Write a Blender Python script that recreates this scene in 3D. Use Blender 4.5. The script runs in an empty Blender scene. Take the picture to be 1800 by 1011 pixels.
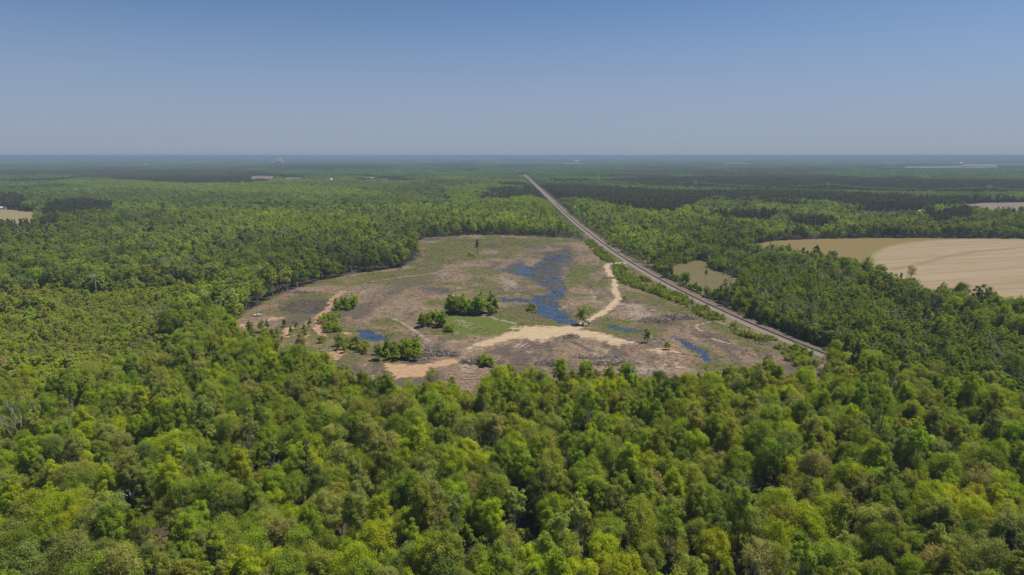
import bpy, math, random
import numpy as np

# ------------------------------------------------------------------ camera, sky, sun, exposure
scene = bpy.context.scene
COL = scene.collection
R = math.radians
CAM_H, PITCH, FPX = 118.0, R(10.92), 1200.0        # drone height, tilt below the horizontal, focal length in 1800-px units
cam_d = bpy.data.cameras.new('camera'); cam = bpy.data.objects.new('camera', cam_d); COL.objects.link(cam)
cam_d.sensor_width = 36.0; cam_d.lens = 24.0
cam_d.clip_start = 1.0; cam_d.clip_end = 200000.0
cam.location = (0, 0, CAM_H); cam.rotation_euler = (math.pi / 2 - PITCH, 0, 0)
scene.camera = cam

SUN_AZ, SUN_EL = R(74), R(64)                       # to the right of the view direction, above the horizon
world = bpy.data.worlds.new('World'); scene.world = world; world.use_nodes = True
wn = world.node_tree.nodes; wl = world.node_tree.links; wn.clear()
sky = wn.new('ShaderNodeTexSky'); sky.sky_type = 'NISHITA'; sky.sun_disc = False
sky.sun_elevation = SUN_EL; sky.sun_rotation = SUN_AZ
sky.altitude = 100; sky.air_density = 0.5; sky.dust_density = 0.9; sky.ozone_density = 7.0
bg = wn.new('ShaderNodeBackground'); bg.inputs[1].default_value = 0.09
wo = wn.new('ShaderNodeOutputWorld'); 
tc = wn.new('ShaderNodeTexCoord'); sx_ = wn.new('ShaderNodeSeparateXYZ'); mr = wn.new('ShaderNodeMapRange'); mr.interpolation_type = 'SMOOTHSTEP'   # milky air low over the plain, the same all round
mr.inputs[1].default_value = 0.0; mr.inputs[2].default_value = 0.25; mr.inputs[3].default_value = 0.85; mr.inputs[4].default_value = 0.0
mx = wn.new('ShaderNodeMix'); mx.data_type = 'RGBA'; mx.inputs[7].default_value = (2.82, 3.16, 3.98, 1)
wl.new(tc.outputs['Generated'], sx_.inputs[0]); wl.new(sx_.outputs[2], mr.inputs[0]); wl.new(mr.outputs[0], mx.inputs[0]); wbm = wn.new('ShaderNodeMix'); wbm.data_type = 'RGBA'; wbm.blend_type = 'MULTIPLY'; wbm.inputs[0].default_value = 1.0; wbm.inputs[7].default_value = (0.97, 1.09, 1.03, 1); wl.new(sky.outputs[0], wbm.inputs[6]); wl.new(wbm.outputs[2], mx.inputs[6]); wl.new(mx.outputs[2], bg.inputs[0]); wl.new(bg.outputs[0], wo.inputs[0])

sun_d = bpy.data.lights.new('sun', 'SUN'); sun = bpy.data.objects.new('sun', sun_d); COL.objects.link(sun)
sun_d.energy = 4.5; sun_d.angle = R(0.53); sun_d.color = (1.0, 0.955, 0.88)
sun.rotation_euler = (math.pi / 2 - SUN_EL, 0, math.pi - SUN_AZ)
sun.location = (300, 300, 600)

vs = scene.view_settings
vs.view_transform = 'Standard'; vs.look = 'None'; vs.exposure = 0.32; vs.gamma = 1.0; vs.use_curve_mapping = False
cy = scene.cycles
cy.max_bounces = 5; cy.diffuse_bounces = 3; cy.glossy_bounces = 2; cy.transmission_bounces = 3; cy.volume_bounces = 0
cy.transparent_max_bounces = 4; cy.caustics_reflective = False; cy.caustics_refractive = False
cy.use_denoising = True

# ------------------------------------------------------------------ helpers
random.seed(5)
RNG = np.random.default_rng(11)
SP, CP = math.sin(PITCH), math.cos(PITCH)

def g(px, py, z=0.0):
    """The point at height z that the photograph shows at pixel (px, py) of 1800 x 1011."""
    x = (px - 900.0) / FPX; v = (505.5 - py) / FPX
    dy = CP + v * SP; dz = -SP + v * CP
    t = (z - CAM_H) / dz
    return (x * t, dy * t)

def gp(pts, z=0.0):
    return np.array([g(a, b, z) for a, b in pts])

def project(x, y, z):
    dx, dy, dz = np.asarray(x, float), np.asarray(y, float), np.asarray(z, float) - CAM_H
    f = dy * CP - dz * SP; u = dy * SP + dz * CP
    return 900 + FPX * dx / f, 505.5 - FPX * u / f

def _hash(ix, iy, s):
    n = (ix.astype(np.int64) * 374761393 + iy.astype(np.int64) * 668265263 + s * 1274126177) & 0x7fffffff
    n = ((n ^ (n >> 13)) * 1274126177) & 0x7fffffff
    n = n ^ (n >> 16)
    return (n & 0xffff) / 65535.0

def vnoise(x, y, s=0):
    x = np.asarray(x, float); y = np.asarray(y, float)
    ix, iy = np.floor(x), np.floor(y); fx, fy = x - ix, y - iy
    fx = fx * fx * (3 - 2 * fx); fy = fy * fy * (3 - 2 * fy)
    a = _hash(ix, iy, s); b = _hash(ix + 1, iy, s); c = _hash(ix, iy + 1, s); d = _hash(ix + 1, iy + 1, s)
    return (a * (1 - fx) + b * fx) * (1 - fy) + (c * (1 - fx) + d * fx) * fy

def fbm(x, y, s=0, o=4):
    t = 0; a = 0.5; w = 0
    for k in range(o):
        t = t + a * vnoise(np.asarray(x) * 2 ** k + 17.3 * k, np.asarray(y) * 2 ** k - 9.1 * k, s + k); w += a; a *= 0.5
    return t / w

def inside(poly, x, y):
    p = np.asarray(poly); res = np.zeros(np.shape(x), bool); n = len(p)
    lo, hi = p.min(0), p.max(0)
    sel = (x >= lo[0]) & (x <= hi[0]) & (y >= lo[1]) & (y <= hi[1])
    if not sel.any(): return res
    xs, ys = x[sel], y[sel]; r = np.zeros(xs.shape, bool)
    for i in range(n):
        x1, y1 = p[i]; x2, y2 = p[(i + 1) % n]
        if y1 == y2: continue
        c = ((y1 > ys) != (y2 > ys)) & (xs < (x2 - x1) * (ys - y1) / (y2 - y1) + x1)
        r ^= c
    res[sel] = r
    return res

def seg_dist(pts, x, y, closed=False):
    p = np.asarray(pts); d = np.full(np.shape(x), 1e9)
    for i in range(len(p) if closed else len(p) - 1):
        a, b = p[i], p[(i + 1) % len(p)]; ab = b - a; L = max(ab @ ab, 1e-9)
        t = np.clip(((x - a[0]) * ab[0] + (y - a[1]) * ab[1]) / L, 0, 1)
        d = np.minimum(d, np.hypot(x - a[0] - t * ab[0], y - a[1] - t * ab[1]))
    return d

def sdf(poly, x, y, margin=40.0):
    """Signed distance, negative inside; +margin beyond the margin."""
    p = np.asarray(poly); out = np.full(np.shape(x), margin); lo, hi = p.min(0) - margin, p.max(0) + margin
    sel = (x > lo[0]) & (x < hi[0]) & (y > lo[1]) & (y < hi[1])
    if sel.any():
        d = seg_dist(p, x[sel], y[sel], True); d[inside(p, x[sel], y[sel])] *= -1; out[sel] = np.minimum(d, margin)
    return out

def sstep(a, b, x):
    t = np.clip((x - a) / (b - a), 0, 1); return t * t * (3 - 2 * t)

def make_mesh(name, V, F, mats=(), mat_idx=None, smooth=False, attrs=None):
    """V (n,3); F: an (m,k) array or a list of such arrays of the same mesh."""
    me = bpy.data.meshes.new(name)
    V = np.asarray(V, np.float32)
    Fs = [np.asarray(f, np.int32) for f in (F if isinstance(F, list) else [F]) if len(f)]
    me.vertices.add(len(V)); me.vertices.foreach_set('co', V.ravel())
    tot = np.concatenate([np.full(len(f), f.shape[1], np.int32) for f in Fs])
    idx = np.concatenate([f.ravel() for f in Fs])
    me.loops.add(len(idx)); me.loops.foreach_set('vertex_index', idx)
    me.polygons.add(len(tot))
    me.polygons.foreach_set('loop_start', np.concatenate([[0], np.cumsum(tot)[:-1]]).astype(np.int32))
    if mat_idx is not None: me.polygons.foreach_set('material_index', np.asarray(mat_idx, np.int32))
    me.polygons.foreach_set('use_smooth', np.full(len(tot), smooth, bool))
    for m in mats: me.materials.append(m)
    for k, (dom, arr) in (attrs or {}).items():
        a = me.attributes.new(k, 'FLOAT', dom); a.data.foreach_set('value', np.asarray(arr, np.float32))
    me.update(calc_edges=True)
    return me

def link(name, data, parent=None, loc=None, **props):
    o = bpy.data.objects.new(name, data); COL.objects.link(o)
    if parent is not None: o.parent = parent
    if loc is not None: o.location = loc
    for k, v in props.items(): o[k] = v
    return o

class MB:
    """Collects boxes, tubes and loose faces into one mesh."""
    def __init__(s): s.V, s.F4, s.F3, s.n = [], [], [], 0
    def add(s, V, F):
        V = np.asarray(V, float); F = np.asarray(F)
        (s.F4 if F.shape[1] == 4 else s.F3).append(F + s.n); s.V.append(V); s.n += len(V)
    def box(s, c, d, rz=0.0, taper=1.0):
        x, y, z = np.array(d) / 2.0
        P = np.array([[-x, -y, -z], [x, -y, -z], [x, y, -z], [-x, y, -z], [-x * taper, -y * taper, z], [x * taper, -y * taper, z], [x * taper, y * taper, z], [-x * taper, y * taper, z]])
        q = P.copy(); q[:, 0] = P[:, 0] * math.cos(rz) - P[:, 1] * math.sin(rz); q[:, 1] = P[:, 0] * math.sin(rz) + P[:, 1] * math.cos(rz)
        s.add(q + np.array(c), [[0, 3, 2, 1], [4, 5, 6, 7], [0, 1, 5, 4], [1, 2, 6, 5], [2, 3, 7, 6], [3, 0, 4, 7]]); return s
    def tube(s, pts, rad, n=6, cap=True):
        pts = np.asarray(pts, float); m = len(pts); rad = np.broadcast_to(rad, (m,))
        rings = []
        for i in range(m):
            t = pts[min(i + 1, m - 1)] - pts[max(i - 1, 0)]; t = t / (np.linalg.norm(t) + 1e-9)
            a = np.cross(t, [0.31, 0.95, 0.05] if abs(t[2]) > 0.7 else [0, 0, 1.0]); a /= np.linalg.norm(a) + 1e-9; b = np.cross(t, a)
            th = np.arange(n) * 2 * math.pi / n
            rings.append(pts[i] + rad[i] * (np.cos(th)[:, None] * a + np.sin(th)[:, None] * b))
        V = np.concatenate(rings); F = []
        for i in range(m - 1):
            for k in range(n):
                F.append([i * n + k, i * n + (k + 1) % n, (i + 1) * n + (k + 1) % n, (i + 1) * n + k])
        base = s.n; s.add(V, F)
        if cap:
            T = [[base + (m - 1) * n, base + (m - 1) * n + k, base + (m - 1) * n + k + 1] for k in range(1, n - 1)] + [[base, base + k + 1, base + k] for k in range(1, n - 1)]
            s.F3.append(np.array(T))
        return s
    def arrays(s):
        return np.concatenate(s.V) if s.V else np.zeros((0, 3)), [np.concatenate(f) for f in (s.F4, s.F3) if f]
    def mesh(s, name, mats, smooth=False):
        V, F = s.arrays(); return make_mesh(name, V, F, mats if isinstance(mats, (list, tuple)) else [mats], smooth=smooth)

# ------------------------------------------------------------------ materials
def mat(name):
    m = bpy.data.materials.new(name); m.use_nodes = True; nt = m.node_tree; nt.nodes.clear()
    out = nt.nodes.new('ShaderNodeOutputMaterial')
    return m, nt, out
def nd(nt, t, **kw):
    n = nt.nodes.new(t)
    for k, v in kw.items(): setattr(n, k, v)
    return n
def noise(nt, vec, scale, detail=3, rough=0.6):
    n = nd(nt, 'ShaderNodeTexNoise'); n.inputs['Scale'].default_value = scale; n.inputs['Detail'].default_value = detail; n.inputs['Roughness'].default_value = rough
    nt.links.new(vec, n.inputs['Vector']); return n.outputs['Fac']
def ramp(nt, fac, lo, hi):
    n = nd(nt, 'ShaderNodeMapRange', interpolation_type='SMOOTHSTEP'); n.inputs[1].default_value = lo; n.inputs[2].default_value = hi
    nt.links.new(fac, n.inputs[0]); return n.outputs[0]
def mix(nt, fac, a, b, mode='MIX'):
    n = nd(nt, 'ShaderNodeMix', data_type='RGBA', blend_type=mode)
    for k, v in ((0, fac), (6, a), (7, b)):
        if isinstance(v, (int, float)): n.inputs[k].default_value = v
        elif isinstance(v, tuple): n.inputs[k].default_value = (*v, 1)
        else: nt.links.new(v, n.inputs[k])
    return n.outputs[2]
def math_(nt, op, a, b=None):
    n = nd(nt, 'ShaderNodeMath', operation=op)
    for k, v in ((0, a), (1, b)):
        if v is None: continue
        if isinstance(v, (int, float)): n.inputs[k].default_value = v
        else: nt.links.new(v, n.inputs[k])
    return n.outputs[0]
def pos(nt): return nd(nt, 'ShaderNodeNewGeometry').outputs['Position']
def attr(nt, name, kind='GEOMETRY'):
    return nd(nt, 'ShaderNodeAttribute', attribute_name=name, attribute_type=kind)
def bsdf(nt, out, col, rough=0.9, spec=0.2, bump=None, bump_d=0.3, metal=0.0):
    b = nd(nt, 'ShaderNodeBsdfPrincipled')
    if isinstance(col, tuple): b.inputs['Base Color'].default_value = (*col, 1)
    else: nt.links.new(col, b.inputs['Base Color'])
    b.inputs['Roughness'].default_value = rough; b.inputs['Specular IOR Level'].default_value = spec; b.inputs['Metallic'].default_value = metal
    if bump is not None:
        n = nd(nt, 'ShaderNodeBump'); n.inputs['Distance'].default_value = bump_d; n.inputs['Strength'].default_value = 1.0
        nt.links.new(bump, n.inputs['Height']); nt.links.new(n.outputs[0], b.inputs['Normal'])
    nt.links.new(b.outputs[0], out.inputs[0]); return b
def simple(name, col, rough=0.8, var=0.25, scale=1.5, spec=0.2, metal=0.0):
    m, nt, out = mat(name); f = noise(nt, pos(nt), scale, 3)
    c = mix(nt, f, tuple(v * (1 - var) for v in col), tuple(min(1, v * (1 + var)) for v in col))
    bsdf(nt, out, c, rough, spec, metal=metal); return m

def leaf_material(name, transl=0.88):
    m, nt, out = mat(name)
    t = attr(nt, 'tint', 'INSTANCER').outputs['Color']; v = attr(nt, 'lv').outputs['Fac']
    f = nd(nt, 'ShaderNodeMapRange'); f.inputs[3].default_value = 0.70; f.inputs[4].default_value = 1.30; nt.links.new(v, f.inputs[0])
    sc = nd(nt, 'ShaderNodeVectorMath', operation='SCALE'); nt.links.new(t, sc.inputs[0]); nt.links.new(f.outputs[0], sc.inputs['Scale'])
    d = nd(nt, 'ShaderNodeBsdfDiffuse'); nt.links.new(sc.outputs[0], d.inputs[0])
    tr = nd(nt, 'ShaderNodeBsdfTranslucent'); warm = mix(nt, 1.0, sc.outputs[0], (transl * 1.2, transl * 1.1, transl * 0.5), 'MULTIPLY'); nt.links.new(warm, tr.inputs[0])
    ms = nd(nt, 'ShaderNodeAddShader')
    nt.links.new(d.outputs[0], ms.inputs[0]); nt.links.new(tr.outputs[0], ms.inputs[1]); nt.links.new(ms.outputs[0], out.inputs[0])
    return m
M = {}
M['leaf'] = leaf_material('leaf_green')
M['bark'] = simple('bark_grey_brown', (0.17, 0.14, 0.11), 0.95, 0.35, 1.2)
M['bark_pale'] = simple('bark_bleached', (0.34, 0.31, 0.27), 0.9, 0.3, 1.0)
M['bark_pine'] = simple('bark_pine', (0.15, 0.10, 0.075), 0.95, 0.3, 1.0)
M['stick'] = simple('dead_wood', (0.225, 0.17, 0.128), 0.95, 0.5, 0.35)
M['brush'] = simple('grey_brushwood', (0.30, 0.25, 0.21), 0.95, 0.45, 0.5)
M['log'] = simple('cut_log', (0.40, 0.34, 0.28), 0.9, 0.3, 0.8)
M['white'] = simple('white_paint', (0.78, 0.78, 0.77), 0.4, 0.04, 2.0, 0.5)
M['glass'] = simple('dark_glass', (0.02, 0.025, 0.03), 0.08, 0.1, 2.0, 0.5)
M['tyre'] = simple('tyre_rubber', (0.02, 0.02, 0.02), 0.85, 0.1, 3.0)
M['chrome'] = simple('wheel_metal', (0.5, 0.5, 0.5), 0.3, 0.1, 3.0, 0.5, 0.8)
M['red_lamp'] = simple('tail_lamp_red', (0.4, 0.02, 0.02), 0.3, 0.1)
M['clear_lamp'] = simple('headlamp_glass', (0.7, 0.7, 0.68), 0.15, 0.05)
M['steel'] = simple('galvanised_steel', (0.42, 0.42, 0.42), 0.5, 0.15, 0.3)
M['wire'] = simple('wire_aluminium', (0.35, 0.35, 0.35), 0.5, 0.1, 0.3)
M['rail'] = simple('rusty_rail', (0.075, 0.05, 0.04), 0.6, 0.3, 0.6)
M['tie'] = simple('creosote_tie', (0.075, 0.052, 0.042), 0.9, 0.4, 0.9)
M['wall_pale'] = simple('pale_wall', (0.72, 0.70, 0.66), 0.7, 0.1, 0.05)
M['roof_pale'] = simple('pale_metal_roof', (0.62, 0.62, 0.60), 0.5, 0.1, 0.05)
M['roof_grey'] = simple('grey_shingle_roof', (0.26, 0.25, 0.25), 0.8, 0.2, 0.3)
M['brick'] = simple('tan_wall', (0.45, 0.34, 0.27), 0.8, 0.15, 0.1)

# the earth sheet: leaf litter in the woods, logging slash with masks for sand, grass and mud in the clearing
m, nt, out = mat('earth'); M['earth'] = m
P = pos(nt)
n1 = noise(nt, P, 0.035, 5, 0.65); n2 = noise(nt, P, 0.28, 6, 0.75); n3 = noise(nt, P, 1.6, 4, 0.8)
mp = nd(nt, 'ShaderNodeMapping'); mp.inputs['Scale'].default_value = (1.0, 0.35, 1); mp.inputs['Rotation'].default_value = (0, 0, 0.5); nt.links.new(P, mp.inputs[0])
n4 = noise(nt, mp.outputs[0], 0.09, 5, 0.7)
slash = mix(nt, ramp(nt, n2, 0.34, 0.66), (0.128, 0.084, 0.056), (0.262, 0.182, 0.120))
slash = mix(nt, ramp(nt, n4, 0.46, 0.68), slash, (0.19, 0.150, 0.088))
slash = mix(nt, math_(nt, 'MULTIPLY', ramp(nt, n1, 0.52, 0.68), 0.55), slash, (0.185, 0.118, 0.080))
n5 = noise(nt, mp.outputs[0], 0.022, 6, 0.7); n6 = noise(nt, P, 0.05, 6, 0.75)
slash = mix(nt, math_(nt, 'MULTIPLY', ramp(nt, n5, 0.47, 0.58), 0.85), slash, (0.080, 0.062, 0.054))
slash = mix(nt, math_(nt, 'MULTIPLY', ramp(nt, n6, 0.55, 0.64), 0.75), slash, (0.30, 0.24, 0.17))
slash = mix(nt, math_(nt, 'MULTIPLY', ramp(nt, n3, 0.62, 0.74), 0.6), slash, (0.33, 0.255, 0.19))
slash = mix(nt, math_(nt, 'MULTIPLY', ramp(nt, n3, 0.40, 0.30), 0.35), slash, (0.06, 0.043, 0.034))
def edge(a, amp, n, lo=0.42, hi=0.58):
    v = attr(nt, a).outputs['Fac']; off = math_(nt, 'MULTIPLY', math_(nt, 'SUBTRACT', n, 0.5), amp)
    return ramp(nt, math_(nt, 'ADD', v, off), lo, hi)
grass = mix(nt, ramp(nt, n2, 0.35, 0.65), (0.066, 0.074, 0.018), (0.118, 0.114, 0.032))
grass = mix(nt, ramp(nt, n3, 0.55, 0.75), grass, (0.17, 0.132, 0.066))
c = mix(nt, edge('green', 1.7, n6, 0.25, 0.8), slash, grass)
lush = mix(nt, ramp(nt, n2, 0.3, 0.7), (0.075, 0.098, 0.016), (0.112, 0.130, 0.030))
c = mix(nt, edge('lush', 1.2, n2, 0.3, 0.75), c, lush)
pale = mix(nt, ramp(nt, n3, 0.35, 0.65), (0.24, 0.19, 0.148), (0.33, 0.27, 0.215))
c = mix(nt, edge('pale', 1.8, n2, 0.38, 0.95), c, pale)
sand = mix(nt, ramp(nt, n2, 0.3, 0.7), (0.34, 0.245, 0.148), (0.44, 0.33, 0.21))
sand = mix(nt, ramp(nt, n4, 0.6, 0.75), sand, (0.27, 0.195, 0.12))
c = mix(nt, edge('sand', 1.3, n2, 0.28, 0.8), c, sand)
redsand = mix(nt, ramp(nt, n2, 0.3, 0.7), (0.31, 0.185, 0.105), (0.41, 0.265, 0.16))
c = mix(nt, edge('redsand', 1.3, n2, 0.28, 0.8), c, redsand)
mud = mix(nt, ramp(nt, n2, 0.35, 0.65), (0.040, 0.034, 0.023), (0.095, 0.080, 0.056))
c = mix(nt, edge('mud', 1.5, n2, 0.35, 0.9), c, mud)
litter = mix(nt, n2, (0.045, 0.035, 0.022), (0.10, 0.078, 0.05))
c = mix(nt, attr(nt, 'open').outputs['Fac'], litter, c)
bsdf(nt, out, c, 0.95, 0.1, bump=math_(nt, 'ADD', n2, math_(nt, 'MULTIPLY', n3, 0.4)), bump_d=0.28)

m, nt, out = mat('sand_track'); M['sandtrack'] = m
P = pos(nt); n2 = noise(nt, P, 0.28, 6, 0.75); n3 = noise(nt, P, 1.4, 4, 0.8)
c = mix(nt, ramp(nt, n2, 0.3, 0.7), (0.35, 0.255, 0.155), (0.45, 0.34, 0.22)); c = mix(nt, math_(nt, 'MULTIPLY', ramp(nt, n3, 0.55, 0.7), 0.5), c, (0.28, 0.205, 0.13))
bsdf(nt, out, c, 0.95, 0.1, bump=n3, bump_d=0.2)

m, nt, out = mat('pond_water'); M['water'] = m
P = pos(nt); w1 = noise(nt, P, 0.9, 3, 0.6); w2 = noise(nt, P, 0.12, 3, 0.5)
c = mix(nt, ramp(nt, w2, 0.4, 0.65), (0.016, 0.036, 0.080), (0.040, 0.058, 0.088))
b = bsdf(nt, out, c, 0.12, 0.5, bump=w1, bump_d=0.16); b.inputs['IOR'].default_value = 1.33

m, nt, out = mat('ballast_stone'); M['ballast'] = m
P = pos(nt); n3 = noise(nt, P, 1.8, 5, 0.8); n2 = noise(nt, P, 0.15, 4, 0.7)
c = mix(nt, ramp(nt, n3, 0.3, 0.7), (0.20, 0.157, 0.130), (0.30, 0.245, 0.21)); c = mix(nt, math_(nt, 'MULTIPLY', ramp(nt, n2, 0.5, 0.7), 0.5), c, (0.20, 0.155, 0.12))
bsdf(nt, out, c, 0.95, 0.1, bump=n3, bump_d=0.1)
m, nt, out = mat('weedy_shoulder'); M['shoulder'] = m
P = pos(nt); n3 = noise(nt, P, 0.9, 5, 0.8); n2 = noise(nt, P, 0.12, 4, 0.7)
c = mix(nt, ramp(nt, n3, 0.35, 0.65), (0.10, 0.074, 0.055), (0.19, 0.145, 0.11)); c = mix(nt, ramp(nt, n2, 0.52, 0.68), c, (0.12, 0.12, 0.04))
bsdf(nt, out, c, 0.95, 0.1, bump=n3, bump_d=0.2)

def field_mat(name, a, b_, rows=0.0, rot=0.0, c2=None, noise_s=0.03):
    m, nt, out = mat(name); P = pos(nt)
    n1 = noise(nt, P, noise_s, 5, 0.6); n2 = noise(nt, P, 0.5, 4, 0.7)
    c = mix(nt, ramp(nt, n2, 0.3, 0.7), a, b_)
    if rows:
        mp = nd(nt, 'ShaderNodeMapping'); mp.inputs['Rotation'].default_value = (0, 0, rot); nt.links.new(P, mp.inputs[0])
        mp2 = nd(nt, 'ShaderNodeMapping'); mp2.inputs['Scale'].default_value = (0.02, 1, 1); nt.links.new(mp.outputs[0], mp2.inputs[0])
        r1 = noise(nt, mp2.outputs[0], rows, 4, 0.65)
        c = mix(nt, math_(nt, 'MULTIPLY', ramp(nt, r1, 0.36, 0.70), 0.8), c, c2)
    c = mix(nt, math_(nt, 'MULTIPLY', ramp(nt, n1, 0.5, 0.7), 0.45), c, c2 or a)
    bsdf(nt, out, c, 0.95, 0.1, bump=n2, bump_d=0.1); return m
M['stubble'] = field_mat('pale_stubble', (0.255, 0.188, 0.118), (0.335, 0.252, 0.162), 0.07, R(-17), (0.20, 0.155, 0.082))
M['meadow'] = field_mat('dry_brown_meadow', (0.160, 0.105, 0.036), (0.205, 0.140, 0.052), 0.05, R(10), (0.15, 0.135, 0.05))
M['margin'] = field_mat('field_margin_grass', (0.18, 0.165, 0.068), (0.24, 0.21, 0.10), 0.0, 0, (0.14, 0.145, 0.055))
M['swath'] = field_mat('greenish_swath', (0.195, 0.152, 0.086), (0.235, 0.185, 0.108), 0.0, 0, (0.17, 0.14, 0.072))
M['oldfield'] = field_mat('old_field_grass', (0.092, 0.086, 0.030), (0.135, 0.112, 0.045), 0.08, R(20), (0.15, 0.11, 0.062), 0.02)
M['farfield'] = field_mat('far_dry_field', (0.20, 0.16, 0.075), (0.25, 0.20, 0.10), 0.0, 0, (0.17, 0.15, 0.07), 0.004)
M['farsoil'] = field_mat('far_bare_soil', (0.17, 0.125, 0.098), (0.22, 0.165, 0.13), 0.0, 0, (0.14, 0.12, 0.08), 0.004)
M['farpale'] = field_mat('far_pale_field', (0.21, 0.165, 0.13), (0.26, 0.205, 0.165), 0.0, 0, (0.19, 0.155, 0.115), 0.002)

# ------------------------------------------------------------------ the map of the place
clear_far = gp([(405, 580), (425, 560), (445, 546), (475, 529), (520, 510), (570, 493), (640, 480), (700, 472), (730, 463), (736, 445), (726, 430), (750, 419), (830, 413), (900, 414), (960, 416), (1012, 420), (1040, 432), (1062, 447)])
clear_rail = gp([(1100, 463), (1200, 513), (1300, 560), (1400, 607), (1468, 634)])
clear_near = gp([(1440, 668), (1370, 650), (1310, 650), (1250, 648), (1150, 660), (1080, 656), (1000, 650), (900, 650), (865, 645), (845, 675), (815, 675), (790, 655), (690, 668), (640, 652), (590, 642), (566, 614), (505, 600), (425, 590)], 15.0)
CLEAR = np.concatenate([clear_far, clear_rail, clear_near])
def rail_x(y):                                       # the line bends gently, then runs straight to the horizon
    y = np.asarray(y, float); return 124.4 - 0.0103 * y + 66.0 * np.exp(-(y - 400.0) / 250.0)
def rail_dir(y): return math.atan(-0.0103 - 66.0 / 250.0 * math.exp(-(y - 400.0) / 250.0))

WATER = {
 'pond': [[(875, 475), (897, 464), (930, 467), (955, 454), (975, 447), (997, 443), (1005, 449), (992, 462), (997, 475), (991, 491), (997, 511), (997, 519), (986, 527), (986, 544), (1011, 562), (1008, 570), (980, 567), (942, 553), (937, 538), (914, 532), (875, 530), (876, 523), (928, 525), (964, 516), (955, 505), (930, 494), (911, 484), (883, 480)]],
 'pond_small': [[(614, 594), (630, 581), (655, 581), (677, 588), (693, 594), (677, 599), (657, 602), (638, 600), (621, 598)]],
 'creek_upper': [[(1056, 569), (1076, 572), (1101, 576), (1131, 581), (1128, 585), (1101, 584), (1076, 579)]],
 'creek': [[(1172, 586), (1194, 594), (1215, 603), (1232, 612), (1250, 621), (1256, 633), (1233, 638), (1234, 626), (1219, 616), (1203, 607), (1187, 598), (1172, 590)]],
 'puddle_a': [[(740, 506), (765, 507), (800, 511), (795, 514), (770, 512), (745, 510)]],
 'puddle_b': [[(850, 430), (868, 428), (881, 432), (872, 437), (855, 436)]],
 'puddle_c': [[(532, 547), (548, 545), (556, 550), (545, 553), (533, 551)]],
 'puddle_d': [[(1079, 648), (1098, 644), (1108, 648), (1095, 653), (1080, 653)]],
}
WPOLY = {k: [gp(p) for p in v] for k, v in WATER.items()}
SAND = [gp(p) for p in [
 [(826, 613), (850, 600), (875, 591), (900, 584), (914, 574), (942, 573), (961, 576), (1008, 573), (1016, 580), (1039, 584), (1080, 591), (1125, 603), (1090, 607), (1052, 600), (1010, 592), (983, 590), (955, 600), (914, 597), (864, 605), (840, 614)],
 [(1175, 612), (1195, 620), (1190, 624), (1172, 618)], [(1140, 615), (1165, 613), (1178, 618), (1150, 620)], [(1160, 640), (1190, 640), (1195, 646), (1165, 645)]]]
REDSAND = [gp(p) for p in [
 [(680, 640), (710, 642), (743, 643), (768, 637), (800, 631), (810, 634), (777, 645), (760, 655), (735, 662), (697, 668), (683, 655)],
 [(495, 584), (510, 576), (521, 577), (514, 582), (508, 594), (500, 596)], [(458, 566), (478, 558), (497, 559), (486, 562), (466, 566)], [(576, 617), (590, 616), (606, 622), (598, 632), (578, 634)],
 [(528, 592), (545, 586), (548, 592), (534, 598)], [(596, 581), (604, 583), (627, 586), (622, 590), (604, 589)], [(418, 574), (428, 570), (427, 577)]]]
ROAD = gp([(1016, 578), (1030, 566), (1052, 555), (1075, 539), (1087, 525), (1081, 511), (1080, 494), (1073, 484), (1066, 471), (1069, 464.5), (1094, 462), (1108, 464)])
TRACKS = [gp(p) for p in [[(604, 513), (586, 525), (577, 536), (576, 546), (560, 556), (563, 566), (559, 577), (567, 592)]]]
FAINT = [gp(p) for p in [[(655, 495.5), (691, 490), (718, 486), (760, 482), (784, 474)], [(1222, 575), (1230, 570), (1249, 566)], [(1222, 575), (1239, 586)], [(1253, 596), (1284, 605)], [(1090, 534), (1110, 538), (1126, 541)], [(850, 552), (870, 561), (905, 569)], [(1262, 566), (1288, 576)], [(690, 560), (720, 575), (740, 590), (755, 600)]]]
LUSH = [gp(p) for p in [[(780, 553), (820, 556), (872, 560), (897, 566), (917, 573), (900, 583), (853, 590), (811, 588), (785, 578)]]]
GREENISH = [gp(p) for p in [[(600, 560), (640, 572), (690, 580), (740, 600), (730, 620), (690, 610), (650, 580), (605, 575)], [(735, 432), (800, 420), (900, 418), (1000, 424), (960, 430), (860, 440), (800, 450), (770, 470), (735, 470)], [(990, 478), (1030, 470), (1050, 480), (1030, 500), (995, 510)], [(640, 478), (720, 474), (700, 490), (640, 500), (600, 510)], [(470, 545), (520, 515), (600, 515), (585, 552), (480, 555)], [(1010, 540), (1040, 535), (1060, 560), (1040, 585), (1070, 590), (1130, 600), (1160, 590), (1100, 570)], [(1150, 525), (1250, 560), (1300, 585), (1360, 620), (1330, 620), (1240, 575), (1160, 545)], [(820, 490), (860, 485), (865, 498), (830, 500)], [(740, 560), (800, 575), (840, 600), (800, 605), (760, 590)], [(1175, 605), (1230, 625), (1260, 650), (1300, 640), (1250, 605)]]]
MUD = [gp(p) for p in [[(495, 550), (500, 535), (530, 527), (578, 527), (570, 545), (555, 552)], [(730, 507), (770, 503), (812, 510), (800, 518), (750, 514)], [(846, 434), (860, 426), (884, 431), (876, 439)], [(1140, 570), (1180, 550), (1215, 558), (1200, 575), (1165, 585)], [(940, 445), (1000, 438), (1020, 450), (1000, 470), (960, 458)], [(740, 610), (770, 608), (830, 625), (800, 632), (740, 625)]]]
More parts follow.
